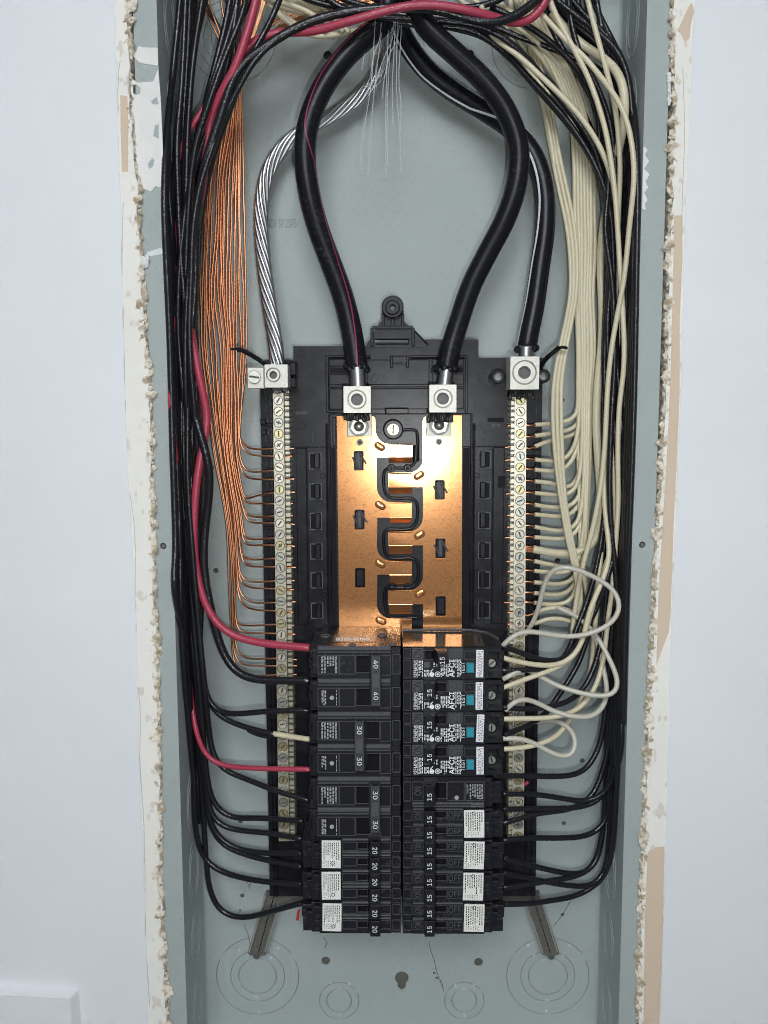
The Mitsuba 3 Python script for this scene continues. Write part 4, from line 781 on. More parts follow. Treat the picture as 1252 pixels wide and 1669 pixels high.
# ------------------------------------------------------------------ cables and wires
rw = random.Random(77)
def inside_box(p, rad):
    """Keeps a wire off the side walls and the back of the box: a point that would cut into a wall lies nearer the room instead."""
    p = p.copy()
    for lim, s in ((XL + rad + .0006, -1), (XR - rad - .0006, 1)):
        out = (p[:, 0] * s > lim * s) & (p[:, 1] > -0.002)
        t = np.where(out, lim / np.where(np.abs(p[:, 0]) < .05, 1, p[:, 0]), 1.0)
        p = EYE + (p - EYE) * t[:, None]
    p[:, 1] = np.minimum(p[:, 1], YB - rad)
    for _ in range(4): p[1:-1] = 0.25 * p[:-2] + 0.5 * p[1:-1] + 0.25 * p[2:]
    return p
def wire(name, pts, w_px, mat, label, group=None, Y=0.03, cat='wire', sides=10, step=.004, end=None, r=None):
    p = path3(pts, Y, step)
    mid = p[len(p) // 2]
    key = thing(name, label, cat, group)
    rad = r or size_at(w_px / 2, mid)
    p = inside_box(p, rad)
    scene[key] = mikit.ply(tube(p, rad, sides), mat, smooth=True)
    return key, p, rad
# the four big service cables
def cable(name, pts, w_px, label, stripes, stripe_mat, cat='cable'):
    p = path3(pts, step=.003); rad = size_at(w_px / 2, p[len(p) // 2])
    key = thing(name, label, cat)
    part(key, 'jacket', tube(p, rad, 28), 'cable_jacket', smooth=True)
    s = np.linspace(0, 1, len(p))
    for tab, wdeg in stripes:
        a = np.interp(s, *zip(*tab))
        part(key, 'stripe', tube(p, rad * 1.006, 6, a - wdeg / 2, a + wdeg / 2), stripe_mat, smooth=True)
    return key, p, rad
lc = [(650, -60, .020), (637, -8, .018), (622, 38, .020), (592, 64, .021), (560, 96, .022), (527, 142, .023), (504, 196, .024), (497, 250, .025), (503, 310, .026), (518, 370, .028), (540, 430, .030), (560, 486, .031), (574, 545, .030), (582, 600, .028)]
rc = [(650, -60, .012), (672, 0, .010), (697, 45, .012), (740, 86, .015), (785, 128, .018), (825, 182, .020), (845, 240, .021), (842, 300, .022), (824, 356, .024), (796, 410, .027), (768, 466, .029), (748, 525, .030), (733, 575, .029), (728, 603, .028)]
nc = [(620, -60, .040), (638, 0, .042), (655, 55, .044), (690, 108, .047), (735, 146, .050), (790, 180, .050), (838, 214, .049), (872, 258, .047), (888, 315, .045), (888, 375, .042), (880, 435, .038), (871, 500, .033), (862, 545, .030), (858, 568, .029)]
k1, p1, r1 = cable('service_cable', lc, 36, 'thick black service cable with a thin red stripe bending down to the left main lug', [([(0, 20), (.15, 40), (.3, 35), (.42, 8), (.5, -60), (.56, -75), (.75, -40), (.85, -30), (1, -5)], 7)], 'red_stripe')
k2, p2, r2 = cable('service_cable', rc, 35, 'thick plain black service cable bending down to the right main lug', [], 'red_stripe')
k3, p3, r3 = cable('service_cable', nc, 33, 'thick black service cable with white stripes running to the large neutral lug on the right', [([(0, 30), (.25, 62), (.38, 50), (.45, 10), (.55, 25), (.65, 40), (.8, 60), (1, 78)], 13), ([(0, -40), (.2, -62), (.45, -35), (.55, -70), (.75, -75), (1, -78)], 9)], 'white_stripe')
def stub(parent, p, rad, px, py, Yc, w, h, dark):
    """Bared conductor between the jacket and the lug, and the dark strand ends below it."""
    part(parent, 'bared_conductor', tube(path3([(px[0], py[0], Yc), (px[1], py[1], Yc)], step=.002), size_at(w / 2, P(px[0], py[0], Yc)), 14), 'strand_metal', smooth=True)
    cx, cy = dark
    part(parent, 'strand_end', [tube(path3([(cx + q * 3.4, cy - 8, Yc - .004 + .004 * rw.random()), (cx + q * 3.8 + rw.uniform(-1, 1), cy + 8 + rw.uniform(-3, 2.5), Yc - .006 + .004 * rw.random())], step=.003), .0017, 6) for q in range(-5, 6)], 'dark_strand', smooth=True)
stub(k1, p1, r1, (582, 584), (596, 634), .026, 27, 30, (582, 678))
stub(k2, p2, r2, (728, 724), (600, 632), .026, 25, 30, (718, 678))
stub(k3, p3, r3, (858, 857), (563, 590), .026, 25, 20, (851, 641))
for k_, p_, r_ in ((k1, p1, r1), (k2, p2, r2), (k3, p3, r3)):
    e = p_[-1]; part(k_, 'torn_end', [trimesh.Trimesh(e + np.array([math.cos(q) * r_ * .92, -abs(math.sin(q)) * r_ * .75, rw.uniform(-.002, .001)]) + ico.vertices * np.array([.003, .0022, .003]), ico.faces, process=False) for q in np.linspace(0.2, 2.9, 6)], 'cable_jacket', smooth=True)
# the bare aluminium ground cable, its strands twisted round each other
gc = [(648, -60, .058), (645, -10, .058), (638, 50, .058), (622, 106, .058), (592, 152, .058), (545, 186, .058), (500, 210, .057), (462, 240, .056), (438, 278, .056), (427, 325, .055), (426, 380, .053), (431, 440, .049), (440, 505, .044), (449, 562, .037), (452, 600, .033)]
gp_ = path3(gc, step=.003); gR = size_at(12.6, gp_[len(gp_) // 2])
gk = thing('ground_cable', 'bare twisted aluminium ground cable curving from the top to the left ground lug', 'cable')
t_, e1_, e2_ = frames(gp_)
L = np.r_[0, np.cumsum(np.linalg.norm(np.diff(gp_, axis=0), axis=1))]
for s in range(9):
    a = (s * 2 * np.pi / 9 - L * 2 * np.pi / 0.115)[:, None]
    part(gk, 'strand', tube(gp_ + gR * .70 * (np.cos(a) * e1_ + np.sin(a) * e2_), gR * .31, 8), 'strand_metal', smooth=True)
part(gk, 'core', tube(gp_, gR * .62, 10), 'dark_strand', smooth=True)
part(gk, 'strand_end', [tube(path3([(444 + q * 3.2, 626, .030), (447 + q * 4 + rw.uniform(-2, 2), 641 + rw.uniform(-4, 2), .026)], step=.003), .0013, 6) for q in range(0, 7)], 'strand_metal', smooth=True)
# long fine filler fibres hanging from the cables
for i, (x0, xm, x1, y1) in enumerate(((612, 606, 590, 295), (625, 612, 603, 285), (634, 630, 628, 290), (640, 633, 631, 270), (645, 640, 640, 205), (648, 646, 652, 282), (655, 650, 654, 215), (600, 596, 592, 115), (622, 612, 604, 140), (643, 632, 612, 150), (652, 638, 624, 160))):
    key = thing('filler_fibre', f'{ordinal(i + 1)} fine white fibre hanging below the cable entry', 'fibre', 'fine white fibres hanging below the cable entry')
    scene[key] = mikit.ply(ribbon([(x0, 30), (x0 + (xm - x0) * .4, 70), (xm, 130 if y1 > 200 else 80), (x1, y1 * .8 if y1 > 200 else y1 - 15), (x1 + rw.uniform(-3, 3), y1)], .012 + .003 * (i % 4), .62, 5), 'fibre', smooth=True)
bris = thing('bristle_tuft', 'tuft of pale fibres poking out between the two right-hand service cables', 'fibre')
scene[bris] = mikit.ply(trimesh.util.concatenate([ribbon([(674 + i * 2, 40), (680 + i * 2 + rw.uniform(-3, 3), 58), (686 + i * 2.2 + rw.uniform(-4, 4), 72 + rw.uniform(-6, 10))], .036, .5, 4) for i in range(9)]), 'fibre', smooth=True)
fw = thing('filler_tuft', 'bundle of shredded pale fibre strands lying along the top of the bare ground cable', 'fibre', kind='stuff')
scene[fw] = mikit.ply(trimesh.util.concatenate([ribbon([(632 + rw.uniform(-10, 16), 30), (632 + rw.uniform(-14, 10), 75), (618 + rw.uniform(-14, 12), 120), (600 + rw.uniform(-16, 16), 150 + rw.uniform(-12, 12))], rw.uniform(.036, .045), rw.choice((.4, .5, .6)), 5) for i in range(7)]), 'fibre', smooth=True)

# bare copper ground wires: one to each used screw of the left bar, the rightmost leaving the bundle first
land = [(730, 716, 389), (743, 722, 390), (766, 762, 394), (781, 770, 394), (802.5, 818, 400), (820.6, 822, 400), (840, 842, 402), (852, 846, 401), (876, 880, 397), (888, 884, 395), (909, 912, 395), (923.5, 915, 394), (946, 938, 391), (959, 944, 390), (981, 962, 389), (995, 972, 388), (1016.7, 1020, 386), (1031.8, 1024, 385.5), (1071.8, 1060, 384), (1085, 1072, 382.5), (1099, 1082, 381)]
X300 = [397, 392, 389, 386, 384, 380, 378, 373, 371, 366, 364, 361, 358, 356, 353, 351, 348, 344, 341, 338.5, 336]
X480 = [401, 397.5, 390, 386, 382.5, 379.5, 372, 369, 366, 363.5, 359, 356.5, 350.5, 347.5, 344.5, 341.5, 337, 334.5, 332, 329.5, 327]
X640 = [397, 393.5, 390, 386.5, 383, 381, 378, 375, 372, 370, 367, 364.5, 361, 358, 353.5, 350.5, 348, 345, 341.5, 338, 335.5]
X740 = [389, 391, 388, 385.5, 383.5, 381.5, 380, 377.5, 375, 374, 371.5, 369.5, 367.5, 366, 364, 361.5, 359.5, 357.5, 355, 352, 349.5]
X850 = [0, 0, 0, 0, 400, 398.5, 401.5, 399.5, 394, 391, 389, 387, 385, 383.5, 381, 379, 377, 375, 372.5, 370, 367.5]
X950 = [0] * 12 + [390, 389.5, 388, 386.5, 384.5, 382, 380, 377, 374]
X1040 = [0] * 16 + [385.5, 385, 383.5, 381, 378.5]
for i, (yl, yb_, xb) in enumerate(land):
    lane = .061 - .0085 * ((i * 7) % 5) / 4 - (.004 if i < 2 else 0)
    top = (382 + (X300[i] - 366) * .36, 138, lane - .008)
    if i in (1, 4, 9, 13, 17): up = [(300 + i * 6, -60, .055), (325 + i * 4, 10, .052), (352 + i * 2, 55, .052), (372, 98, .053)]
    elif i % 3 == 0: up = [(436 + i, -60, .052), (430 + i * .3, -10, .05), (415 + i * .2, 50, .05), (395, 100, .052)]
    else: up = [(560 + i * 6, -30, .036), (500 + i * 4, 6 + i * .5, .034), (450 + i * 2, 40, .038), (416 + i * .5, 82, .044), (396, 112, .050)]
    wob = lambda a: rw.uniform(-a, a)
    mid = [(X300[i] * .55 + top[0] * .45 + wob(3), 215, lane), (X300[i] + wob(3), 285, lane), ((X300[i] + X480[i]) / 2 + wob(5), 390, lane + wob(.002)), (X480[i] + wob(1.5), 480, lane), ((X480[i] + X640[i]) / 2 + wob(5), 565, lane + wob(.002)), (X640[i] + wob(2), 640, lane)]
    low = []
    for y, xs in ((740, X740), (850, X850), (950, X950), (1040, X1040)):
        if y < yb_ - 12 and xs[i]: low.append((xs[i] + wob(2), y, lane - .002))
    row = min(range(N_SCREW), key=lambda q: abs(bar_pos(q, True)[1] - yl))
    xs_ = bar_pos(row, True)[0]
    r_b = 14 if i % 2 else 20
    tail = [(xb, yb_, lane - .003), (xb + 5, yb_ + (yl - yb_) * .55 + (6 if yl > yb_ else 0), lane - .006), (xb + r_b + 6, yl + (5 if (i % 2 == 0) else -1), .046), (xs_ - 26, yl + (1 if i % 2 else 1.5), .040), (xs_ - 8, yl, .0385), (xs_ + 10, yl + 1, .0385), (xs_ + 21 + rw.uniform(-2, 5), yl + rw.uniform(-1, 4), .0375)]
    nm = ['topmost of the bare copper wires to cross over to the left terminal bar'] + [f'{ordinal(q)} bare copper wire from the top to cross to the left terminal bar' for q in range(2, 21)] + ['lowest bare copper wire crossing to the left terminal bar']
    wire('ground_wire', up + [top] + mid + low + tail, 3.3, 'copper_wire', nm[i], 'bare copper ground wires', sides=8, step=.005)
# short copper wires seen only in the upper corner
for i, pts in enumerate(([(545, -60, .05), (480, 8, .048), (440, 40, .048), (408, 78, .046), (388, 118, .048), (384, 150, .052)], [(560, -40, .044), (500, 14, .044), (462, 28, .044), (430, 50, .044), (404, 92, .044), (389, 125, .046)], [(590, -20, .046), (530, 12, .046), (480, 34, .046), (440, 60, .045)], [(620, -4, .05), (580, 8, .05), (520, 22, .05), (470, 36, .05)])):
    wire('upper_ground_wire', pts, 4.4, 'copper_wire', ['lowest', 'second', 'third', 'rightmost'][i] + ' bare copper wire slanting up right behind the red cable at the top', 'bare copper wires at the top left', sides=8)
for i, pts in enumerate(([(318, -60, .058), (338, 8, .057), (358, 45, .056), (374, 78, .056), (383, 100, .056)], [(300, -50, .06), (328, 8, .06), (352, 36, .059), (370, 64, .058), (380, 92, .058)], [(352, -60, .058), (368, 0, .058), (380, 35, .057), (387, 70, .057), (389, 110, .057)], [(400, -60, .058), (396, 0, .058), (391, 40, .057), (388, 80, .057), (388, 120, .057)], [(392, -60, .06), (389, 0, .06), (386, 50, .059), (385, 100, .059)])):
    wire('tarnished_wire', pts, 5.5, 'brown_sheath', ['second', 'leftmost', 'middle', 'rightmost', 'fourth'][i] + ' dark tarnished copper wire fanning out at the upper left, from the left', 'dark tarnished wires at the upper left', sides=8)

# --- black wires down the left side
LB = {'a': [(503, 1158, .004), (440, 1159, .010), (380, 1164, .022), (355, 1161, .026), (341, 1148, .030), (333, 1112, .032), (328, 1060, .033)],
      'c': [(503, 1304, .004), (450, 1289, .012), (400, 1269, .024), (362, 1253, .030), (348, 1232, .032), (341, 1190, .034)],
      'd': [(494, 1338, .012), (420, 1333, .026), (380, 1333, .034), (357, 1322, .036), (343, 1295, .037), (336, 1250, .038)],
      'e': [(492, 1367, .014), (440, 1358, .024), (380, 1352, .034), (354, 1343, .036), (343, 1322, .038), (336, 1270, .039)],
      'f': [(492, 1391, .016), (415, 1389, .032), (377, 1380, .038), (354, 1363, .040), (342, 1335, .041), (334, 1280, .042)],
      'g': [(492, 1412, .016), (440, 1403, .028), (400, 1393, .036), (362, 1376, .042), (345, 1350, .044), (336, 1290, .044)],
      'h': [(492, 1440, .016), (430, 1437, .030), (370, 1424, .044), (340, 1409, .048), (326, 1386, .050), (318, 1340, .050), (316, 1260, .050)],
      'i': [(492, 1472, .018), (440, 1486, .034), (400, 1496, .044), (375, 1494, .048), (355, 1481, .050), (342, 1450, .050), (336, 1400, .050), (332, 1330, .050)]}
LBU = {'a': [(316, 960), (306, 850), (300, 740), (300, 640), (303, 540), (300, 430), (304, 300), (307, 200), (316, 90), (330, 0), (338, -60)],
       'c': [(334, 1120), (324, 1020), (314, 900), (306, 780), (306, 640), (303, 520), (294, 400), (290, 300), (289, 230), (297, 130), (303, 0), (306, -60)],
       'd': [(328, 1150), (318, 1040), (308, 900), (312, 780), (314, 640), (312, 520), (308, 400), (312, 300), (322, 230), (345, 140), (372, 60), (392, -20), (400, -60)],
       'e': [(326, 1160), (312, 1040), (303, 900), (297, 760), (292, 640), (290, 520), (284, 420), (275, 300), (274, 200), (284, 100), (293, 0), (297, -60)],
       'f': [(322, 1160), (308, 1040), (297, 900), (291, 760), (287, 640), (283, 520), (276, 420), (270, 320), (272, 240), (276, 180), (286, 80), (294, 0), (298, -60)],
       'g': [(322, 1150), (306, 1000), (295, 860), (290, 700), (296, 560), (296, 440), (286, 330), (288, 240), (298, 130), (312, 40), (320, -60)],
       'h': [(308, 1120), (299, 980), (292, 840), (285, 680), (280, 560), (277, 440), (283, 330), (296, 240), (304, 150), (310, 60), (318, -60)],
       'i': [(318, 1180), (302, 1020), (292, 860), (296, 700), (300, 560), (310, 440), (318, 330), (332, 240), (352, 150), (380, 60), (408, 0), (430, -60)]}
ll = {'a': 'black wire from the left bundle running level into the middle double pole breaker', 'c': 'left-side black wire slanting down into the third double pole breaker, below the red wire', 'd': 'left-side black wire landing on the lower half of the third double pole breaker',
      'e': 'left-side black wire landing at the very foot of the third double pole breaker', 'f': 'left-side black wire landing on the upper half of the upper narrow twin breaker', 'g': 'left-side black wire landing on the lower half of the upper narrow twin breaker',
      'h': 'black wire from the left bundle landing on the middle narrow twin breaker', 'i': 'lowest black wire on the left, sagging in front of the left mounting rail'}
for k in LB:
    lane = {'a': .020, 'c': .014, 'd': .026, 'e': .032, 'f': .038, 'g': .044, 'h': .050, 'i': .046}[k]
    up = [(x, y, lane - (.012 if y < 200 and k in 'di' else 0)) for x, y in LBU[k]]
    wire('black_wire', LB[k] + up, 9.5, 'black_jacket', ll[k], 'black wires on the left side')
# tan-tipped one
wk, wp, wr = wire('black_wire', [(448, 1197, .012), (420, 1191, .016), (382, 1179, .024), (352, 1163, .029), (336, 1132, .031), (326, 1080, .033), (312, 960, .026), (300, 840, .022), (296, 700, .020), (298, 560, .018), (303, 440, .016), (308, 330, .012), (318, 240, .006), (340, 170, .002), (368, 90, .002), (396, 20, .004), (410, -60, .006)], 9.5, 'black_jacket', 'black wire on the left whose end is a tan sleeve', 'black wires on the left side')
part(wk, 'tan_sleeve', tube(path3([(446, 1196, .012), (470, 1200, .010), (504, 1205, .004)], step=.004), wr * .93, 10), 'white_jacket', smooth=True, label='tan bared sleeve with dark dots')
part(wk, 'slit_jacket', tube(path3([(404, 1190, .022), (426, 1200, .019), (446, 1200, .0125)], step=.004), wr * .8, 8), 'black_jacket', smooth=True)
# thick pair to the uppermost breaker
wire('black_cable', [(505, 1109, .004), (440, 1109, .010), (405, 1106, .014), (380, 1092, .018), (362, 1060, .020), (350, 1018, .020), (338, 965, .020), (332, 915, .020), (334, 865, .020), (340, 815, .018), (342, 770, .014), (332, 725, .011), (319, 680, .014), (311, 630, .018), (311, 560, .018), (318, 470, .014), (319, 400, .012), (322, 330, .010), (336, 260, .006), (360, 190, .002), (384, 120, .000), (410, 90, -.001), (436, 74, -.001), (476, 48, -.002), (526, 28, -.003), (580, 17, -.004), (640, 12, -.004), (700, 14, -.003), (740, 22, -.002), (784, 36, -.001), (822, 35, .000), (850, 20, .002), (880, -4, .004), (910, -50, .006)], 14, 'black_jacket', 'thick black cable crossing the top and running down beside the red one', cat='wire', sides=14)
rk1, _, _ = wire('red_cable', [(505, 1056, .004), (460, 1052, .008), (420, 1047, .012), (380, 1036, .016), (353, 1016, .018), (334, 982, .018), (321, 935, .018), (316, 885, .017), (317, 830, .016), (322, 775, .016), (331, 725, .018), (339, 685, .019), (333, 650, .016), (324, 610, .012), (314, 555, .014), (307, 505, .020), (306, 450, .024), (313, 390, .024), (328, 320, .018), (334, 270, .016), (338, 232, .016), (342, 195, .012), (358, 155, .004), (380, 118, -.002), (398, 70, -.004), (410, 30, -.005), (420, -10, -.005), (432, -60, -.004)], 13, 'red_jacket', 'thick red cable running down the left to the top of the uppermost left breaker', cat='wire', sides=14)
wire('red_cable', [(384, 102, .010), (404, 72, .006), (432, 58, .005), (470, 51, .004), (500, 54, .001), (530, 46, -.002), (560, 37, -.005), (600, 26, -.008), (645, 13, -.009), (690, 7, -.009), (730, 10, -.008), (770, 18, -.006), (800, 26, -.003), (822, 33, .004), (848, 40, .008), (872, 28, .008), (890, 4, .007), (905, -50, .006)], 14, 'red_jacket', 'thick red cable crossing the top in front of the service cables', cat='wire', sides=14)
wire('red_wire', [(505, 1254, .003), (440, 1253, .010), (380, 1250, .020), (353, 1246, .024), (337, 1234, .026), (326, 1212, .026), (317, 1180, .028), (311, 1135, .036), (306, 1085, .046), (301, 980, .056), (296, 860, .056), (288, 760, .044), (279, 680, .030), (278, 610, .026), (281, 540, .028), (284, 440, .034), (285, 340, .030), (286, 280, .030), (300, 230, .030), (313, 205, .024), (322, 192, .022), (340, 165, .024), (362, 110, .03), (390, 40, .034), (410, -50, .036)], 8.5, 'red_jacket', 'thinner red wire running level into the middle double pole breaker', cat='wire')
# further black wires of the left bundle
extra = [[(286, 900), (281, 720), (277, 560), (271, 420), (268, 330), (270, 250), (277, 170), (286, 80), (294, 0), (298, -60)], [(303, 1000), (299, 800), (309, 640), (306, 500), (300, 380), (302, 260), (306, 180), (318, 70), (334, 0), (344, -60)],
         [(312, 1060), (306, 860), (318, 700), (319, 560), (314, 440), (311, 330), (316, 250), (332, 180), (350, 110), (370, 30), (382, -50)], [(322, 880), (314, 760), (305, 620), (298, 500), (293, 380), (297, 260), (302, 160), (308, 60), (312, -60)],
         [(320, 1000), (316, 860), (312, 720), (316, 600), (314, 480), (306, 370), (308, 270), (309, 180), (314, 90), (326, 0), (332, -60)], [(330, 940), (320, 820), (308, 720), (302, 600), (307, 460), (322, 350), (336, 262), (352, 215), (372, 160), (398, 110), (432, 52), (452, 10), (470, -40)],
         [(326, 800), (318, 680), (309, 560), (312, 450), (316, 360), (330, 290), (352, 226), (374, 170), (396, 130), (416, 96), (446, 68), (486, 44), (540, 26), (600, 20)], [(318, 920), (310, 800), (298, 640), (290, 520), (296, 400), (310, 300), (328, 240), (346, 190), (366, 130), (378, 70), (386, 10), (392, -60)],
         [(312, 840), (322, 700), (317, 560), (322, 440), (330, 340), (344, 270), (358, 224), (376, 176), (390, 140), (412, 92), (446, 64), (490, 38), (550, 22), (610, 18)], [(308, 1180), (298, 1060), (294, 900), (304, 740), (297, 600), (289, 480), (288, 380), (294, 280), (303, 180), (308, 90), (318, 10), (324, -60)],
         [(330, 1230), (318, 1110), (306, 980), (301, 860), (303, 720), (291, 580), (282, 460), (280, 360), (286, 250), (296, 150), (302, 60), (306, -60)]]
desc = ['hugging the left side wall', 'in the middle of the left bundle', 'leaning right towards the top of the left bundle', 'deep in the left bundle', 'upright in the left bundle', 'swinging right under the red cable at the top left', 'swinging far right at the top left corner, nearest the copper wires', 'leaving the left bundle beside the slanting red cable', 'curving right behind the slanting red cable', 'running along the back left corner', 'low in the left bundle']
for i, pts in enumerate(extra):
    lane = (.030, .022, .034, .040, .028, .008, .004, .014, .020, .052, .046)[i]
    if i == 9: pts = [(327, 1340), (317, 1275)] + pts
    if pts[0][1] < 1100: pts = [(326 + (i * 5) % 9, 1230), (318 + (i * 3) % 8, 1120)] + [(pts[0][0] - 2, pts[0][1] + 60)] * (pts[0][1] < 1000) + pts
    wire('black_wire', [(x, y, min(.062, lane + .030 * min(1, max(0, (y - 600) / 300))) - (.006 if y < 160 and i in (5, 6, 8) else 0)) for x, y in pts], 10.5 if i < 4 else 9.5, 'black_jacket', f'black wire {desc[i]}', 'black wires on the left side')
wire('cream_wire', [(310, 1060, .060), (304, 1000, .048), (299, 950, .036), (296, 900, .034), (296, 850, .044), (298, 800, .060)], 6, 'white_jacket', 'single cream wire glimpsed inside the left black bundle', Y=.035)

# --- cream wires at the top left
for i, pts in enumerate(([(424, -20), (446, 8), (480, 16), (510, 24), (528, 40), (545, 62)], [(430, -6), (450, 14), (468, 34), (490, 44), (520, 58), (560, 56), (600, 44), (650, 20)], [(438, 6), (456, 22), (472, 42), (500, 56), (535, 60), (575, 50), (620, 34)], [(440, -30), (470, 2), (500, 6), (526, 18), (540, 34), (570, 52)], [(420, -16), (444, 2), (474, 8), (500, 14), (520, 30), (532, 50)], [(470, -30), (500, -4), (530, 10), (548, 34), (560, 52)])):
    wire('cream_wire', [(x, y, .030 - i * .0025) for x, y in pts], 9.5, 'white_jacket', ['outermost', 'lowest sagging', 'second lowest sagging', 'upper', 'topmost', 'rightmost'][i] + ' cream wire curving behind the red cable at the top left', 'cream wires at the top left')
# black bundle in the very middle of the top
for i, (pts, d) in enumerate((([(500, -40), (540, 4), (600, 26), (660, 30), (720, 34), (780, 42), (826, 64), (864, 100), (904, 150), (940, 196), (968, 240), (984, 300), (992, 400)], 'lowest'), ([(480, -10), (530, 8), (600, 14), (670, 26), (730, 28), (770, 34)], 'second'), ([(560, -30), (620, 2), (680, 16), (740, 30), (790, 46), (832, 74), (870, 112), (910, 158), (946, 206), (972, 262), (986, 330), (992, 430)], 'third'), ([(610, 32), (660, 38), (712, 43), (760, 46), (800, 66), (836, 98), (868, 136), (904, 176), (940, 220), (966, 262), (984, 320), (990, 420)], 'slackest'), ([(520, -20), (580, 6), (650, 18), (740, 14), (800, 6), (850, -20)], 'topmost'))):
    wire('crossing_wire', [(x, y, .010 + .003 * i + min(.016, max(0, y - 60) * .0002)) for x, y in pts], 10, 'black_jacket', f'{d} of the black wires crossing the middle of the top', 'black wires crossing the top')

# --- the right side: cream wires
def cream(pts, label, w=8.0, Y=.03, mat='white_jacket', r=None): return wire('cream_wire', pts, w, mat, label, 'cream wires on the right side', Y=Y)
# three through the right retainer, going on to the right bar's lower screws or the arc-fault breakers
for i in range(3):
    o = i * 6.9
    cream([(838 + o, -60, .050), (852 + o * .8, 10, .052), (862 + o * .6, 70, .053), (874 + o, 130, .052), (888 + o, 190, .052), (899 + o * .9, 250, .050), (911 + o, 310, .048), (924 + o * .9, 370, .044), (930 + o * .8, 430, .038), (930 + o * .7, 480, .032), (921 + o * .7, 530, .024), (911 + o * .8, 575, .020), (903 + o * .9, 620, .020), (901 + o, 670, .022), (903 + o * .95, 720, .024), (909 + o * .7, 780, .026), (918 + o * .5, 840, .028), (927 + o * .55, 890, .030), (936 + o * .5, 925, .032), (942 + o * .4, 965, .036), (938 + o * .6, 1010, .040), (932 + o * .6, 1055, .042)], ['left', 'middle', 'right'][i] + ' of the three cream wires held by the right retainer arm', w=6.5)
# the upright group of eight to nineteen landings
landR = [(692, 934, 687, 1), (710, 936, 702, 1), (727, 936, 712, 1), (748.5, 939, 724, 0), (765, 941, 734, 0), (784, 941, 787, 0), (803, 941, 798, 0), (822, 941, 821, 0), (838, 942, 832, 0), (858, 943, 856, 0), (875, 944, 866, 0), None, (914, 942, 915, 0), (930, 942, 920, 0), (948.6, 941, 940, 0), (966, 938, 957, 0), (982, 938, 970, 0), (999, 951, 1012, 2), (1016.5, 953, 1019, 2)]
GX = {-60: 850, 0: 862, 40: 880, 100: 908, 180: 932, 260: 937, 330: 937, 480: 938, 600: 939, 680: 940}
j = 0
slot_n = [l for l in landR if l]
for i, l in enumerate(landR):
    if not l: continue
    yl, xb, yb_, kind = l
    ii = i - (i > 11); layer, col = ii % 3, (ii // 3 + (ii % 3) * 2) % 7; off = col * 5.2
    lane = .045 + .0055 * layer + .0012 * ((i * 3) % 3)
    s = lambda y: {0: .45, 1: 1}[1 if y > 150 else 0]
    up = [(836 + col * 7 + layer * 5, -60, lane - .006), (842 + col * 7 + layer * 3, 10, lane - .004), (862 + col * 6 + layer * 2, 50, lane - .004), (897 + col * 5.4, 105, lane - .002), (928 + off * .95, 180, lane), (936 + off, 260, lane), (937 + off, 330, lane), (939 + off * .95 + rw.uniform(-1, 1), 410, lane), (939 + off * .85, 480, lane), (942 + off * .8 + rw.uniform(-2, 2), 570, lane), (942 + off * .7, 640, lane)]
    low = []
    for y, x in ((720, 943 + off * .6), (790, 944 + off * .5), (850, 946 + off * .35), (910, 947 + off * .2)):
        if y < yb_ - 25: low.append((x, y, lane - .002))
    row = min(range(N_SCREW), key=lambda q: abs(bar_pos(q, False)[1] - yl)); xs_ = bar_pos(row, False)[0]
    if kind == 1: bend = [(xb + 8, yb_ - 14, lane), (xb + 2, yb_ - 3, lane), (xb - 30, yb_ + 3, .046)]
    elif kind == 2: bend = [(968, 1040, .05), (xb, yb_, .046), (936, yl - 2, .042), (908, yl - 11, .040), (884, yl - 6, .039)]
    else: bend = [(xb + 3, yb_ - 18, lane), (xb, yb_ - 4, lane - .004), (xb - 10, (yb_ + yl) / 2 + 8 + (6 if yl < yb_ else 0), .048), (xb - 30, yl + (9 if i in (9, 12) else 5), .044), (xb - 52, yl + (5 if i in (7, 9, 12) else 2), .041)]
    name = f'cream wire landing on the {ordinal(row + 1)} screw from the top of the right terminal bar'
    end = (xs_ + 24, yl + .5, .0385)
    k, p, r_ = cream(up + low + bend + [end], name, w=7.3)
    d = p[-1] - p[-4]; d /= np.linalg.norm(d)
    tip = np.array([p[-1] - d * .002, p[-1] + d * .006, P(xs_ - 2, yl, .0385), P(xs_ - 21 - rw.uniform(-3, 5), yl + rw.uniform(-1, 3), .0375)])
    part(k, 'bare_end', tube(catmull(tip, .004), r_ * .48, 7), 'copper_wire', smooth=True)
# thick stranded cream wire
k, p, r_ = wire('cream_cable', [(900, 20, .03), (930, 58, .030), (963, 82, .030), (990, 99, .022), (1009, 121, .014), (1018, 152, .010), (1018, 194, .014), (1008, 245, .030), (994, 310, .050), (982, 380, .050), (979, 440, .048), (982, 500, .046), (981, 560, .044), (975, 620, .042), (972, 690, .040), (975, 745, .040), (979, 800, .040), (979, 850, .040), (970, 884, .042), (950, 899, .043), (914, 903, .043), (869, 895, .0395)], 13.5, 'white_jacket', 'thickest cream wire on the right, ending in copper strands at the fourteenth screw')
part(k, 'bare_strand', [tube(path3([(871, 895 + q, .0395), (862, 895 + q * 1.4, .0385), (848, 893 + q * .8, .0385)], step=.004), .0008, 6) for q in (-3, -1, 1, 3)], 'copper_wire', smooth=True)
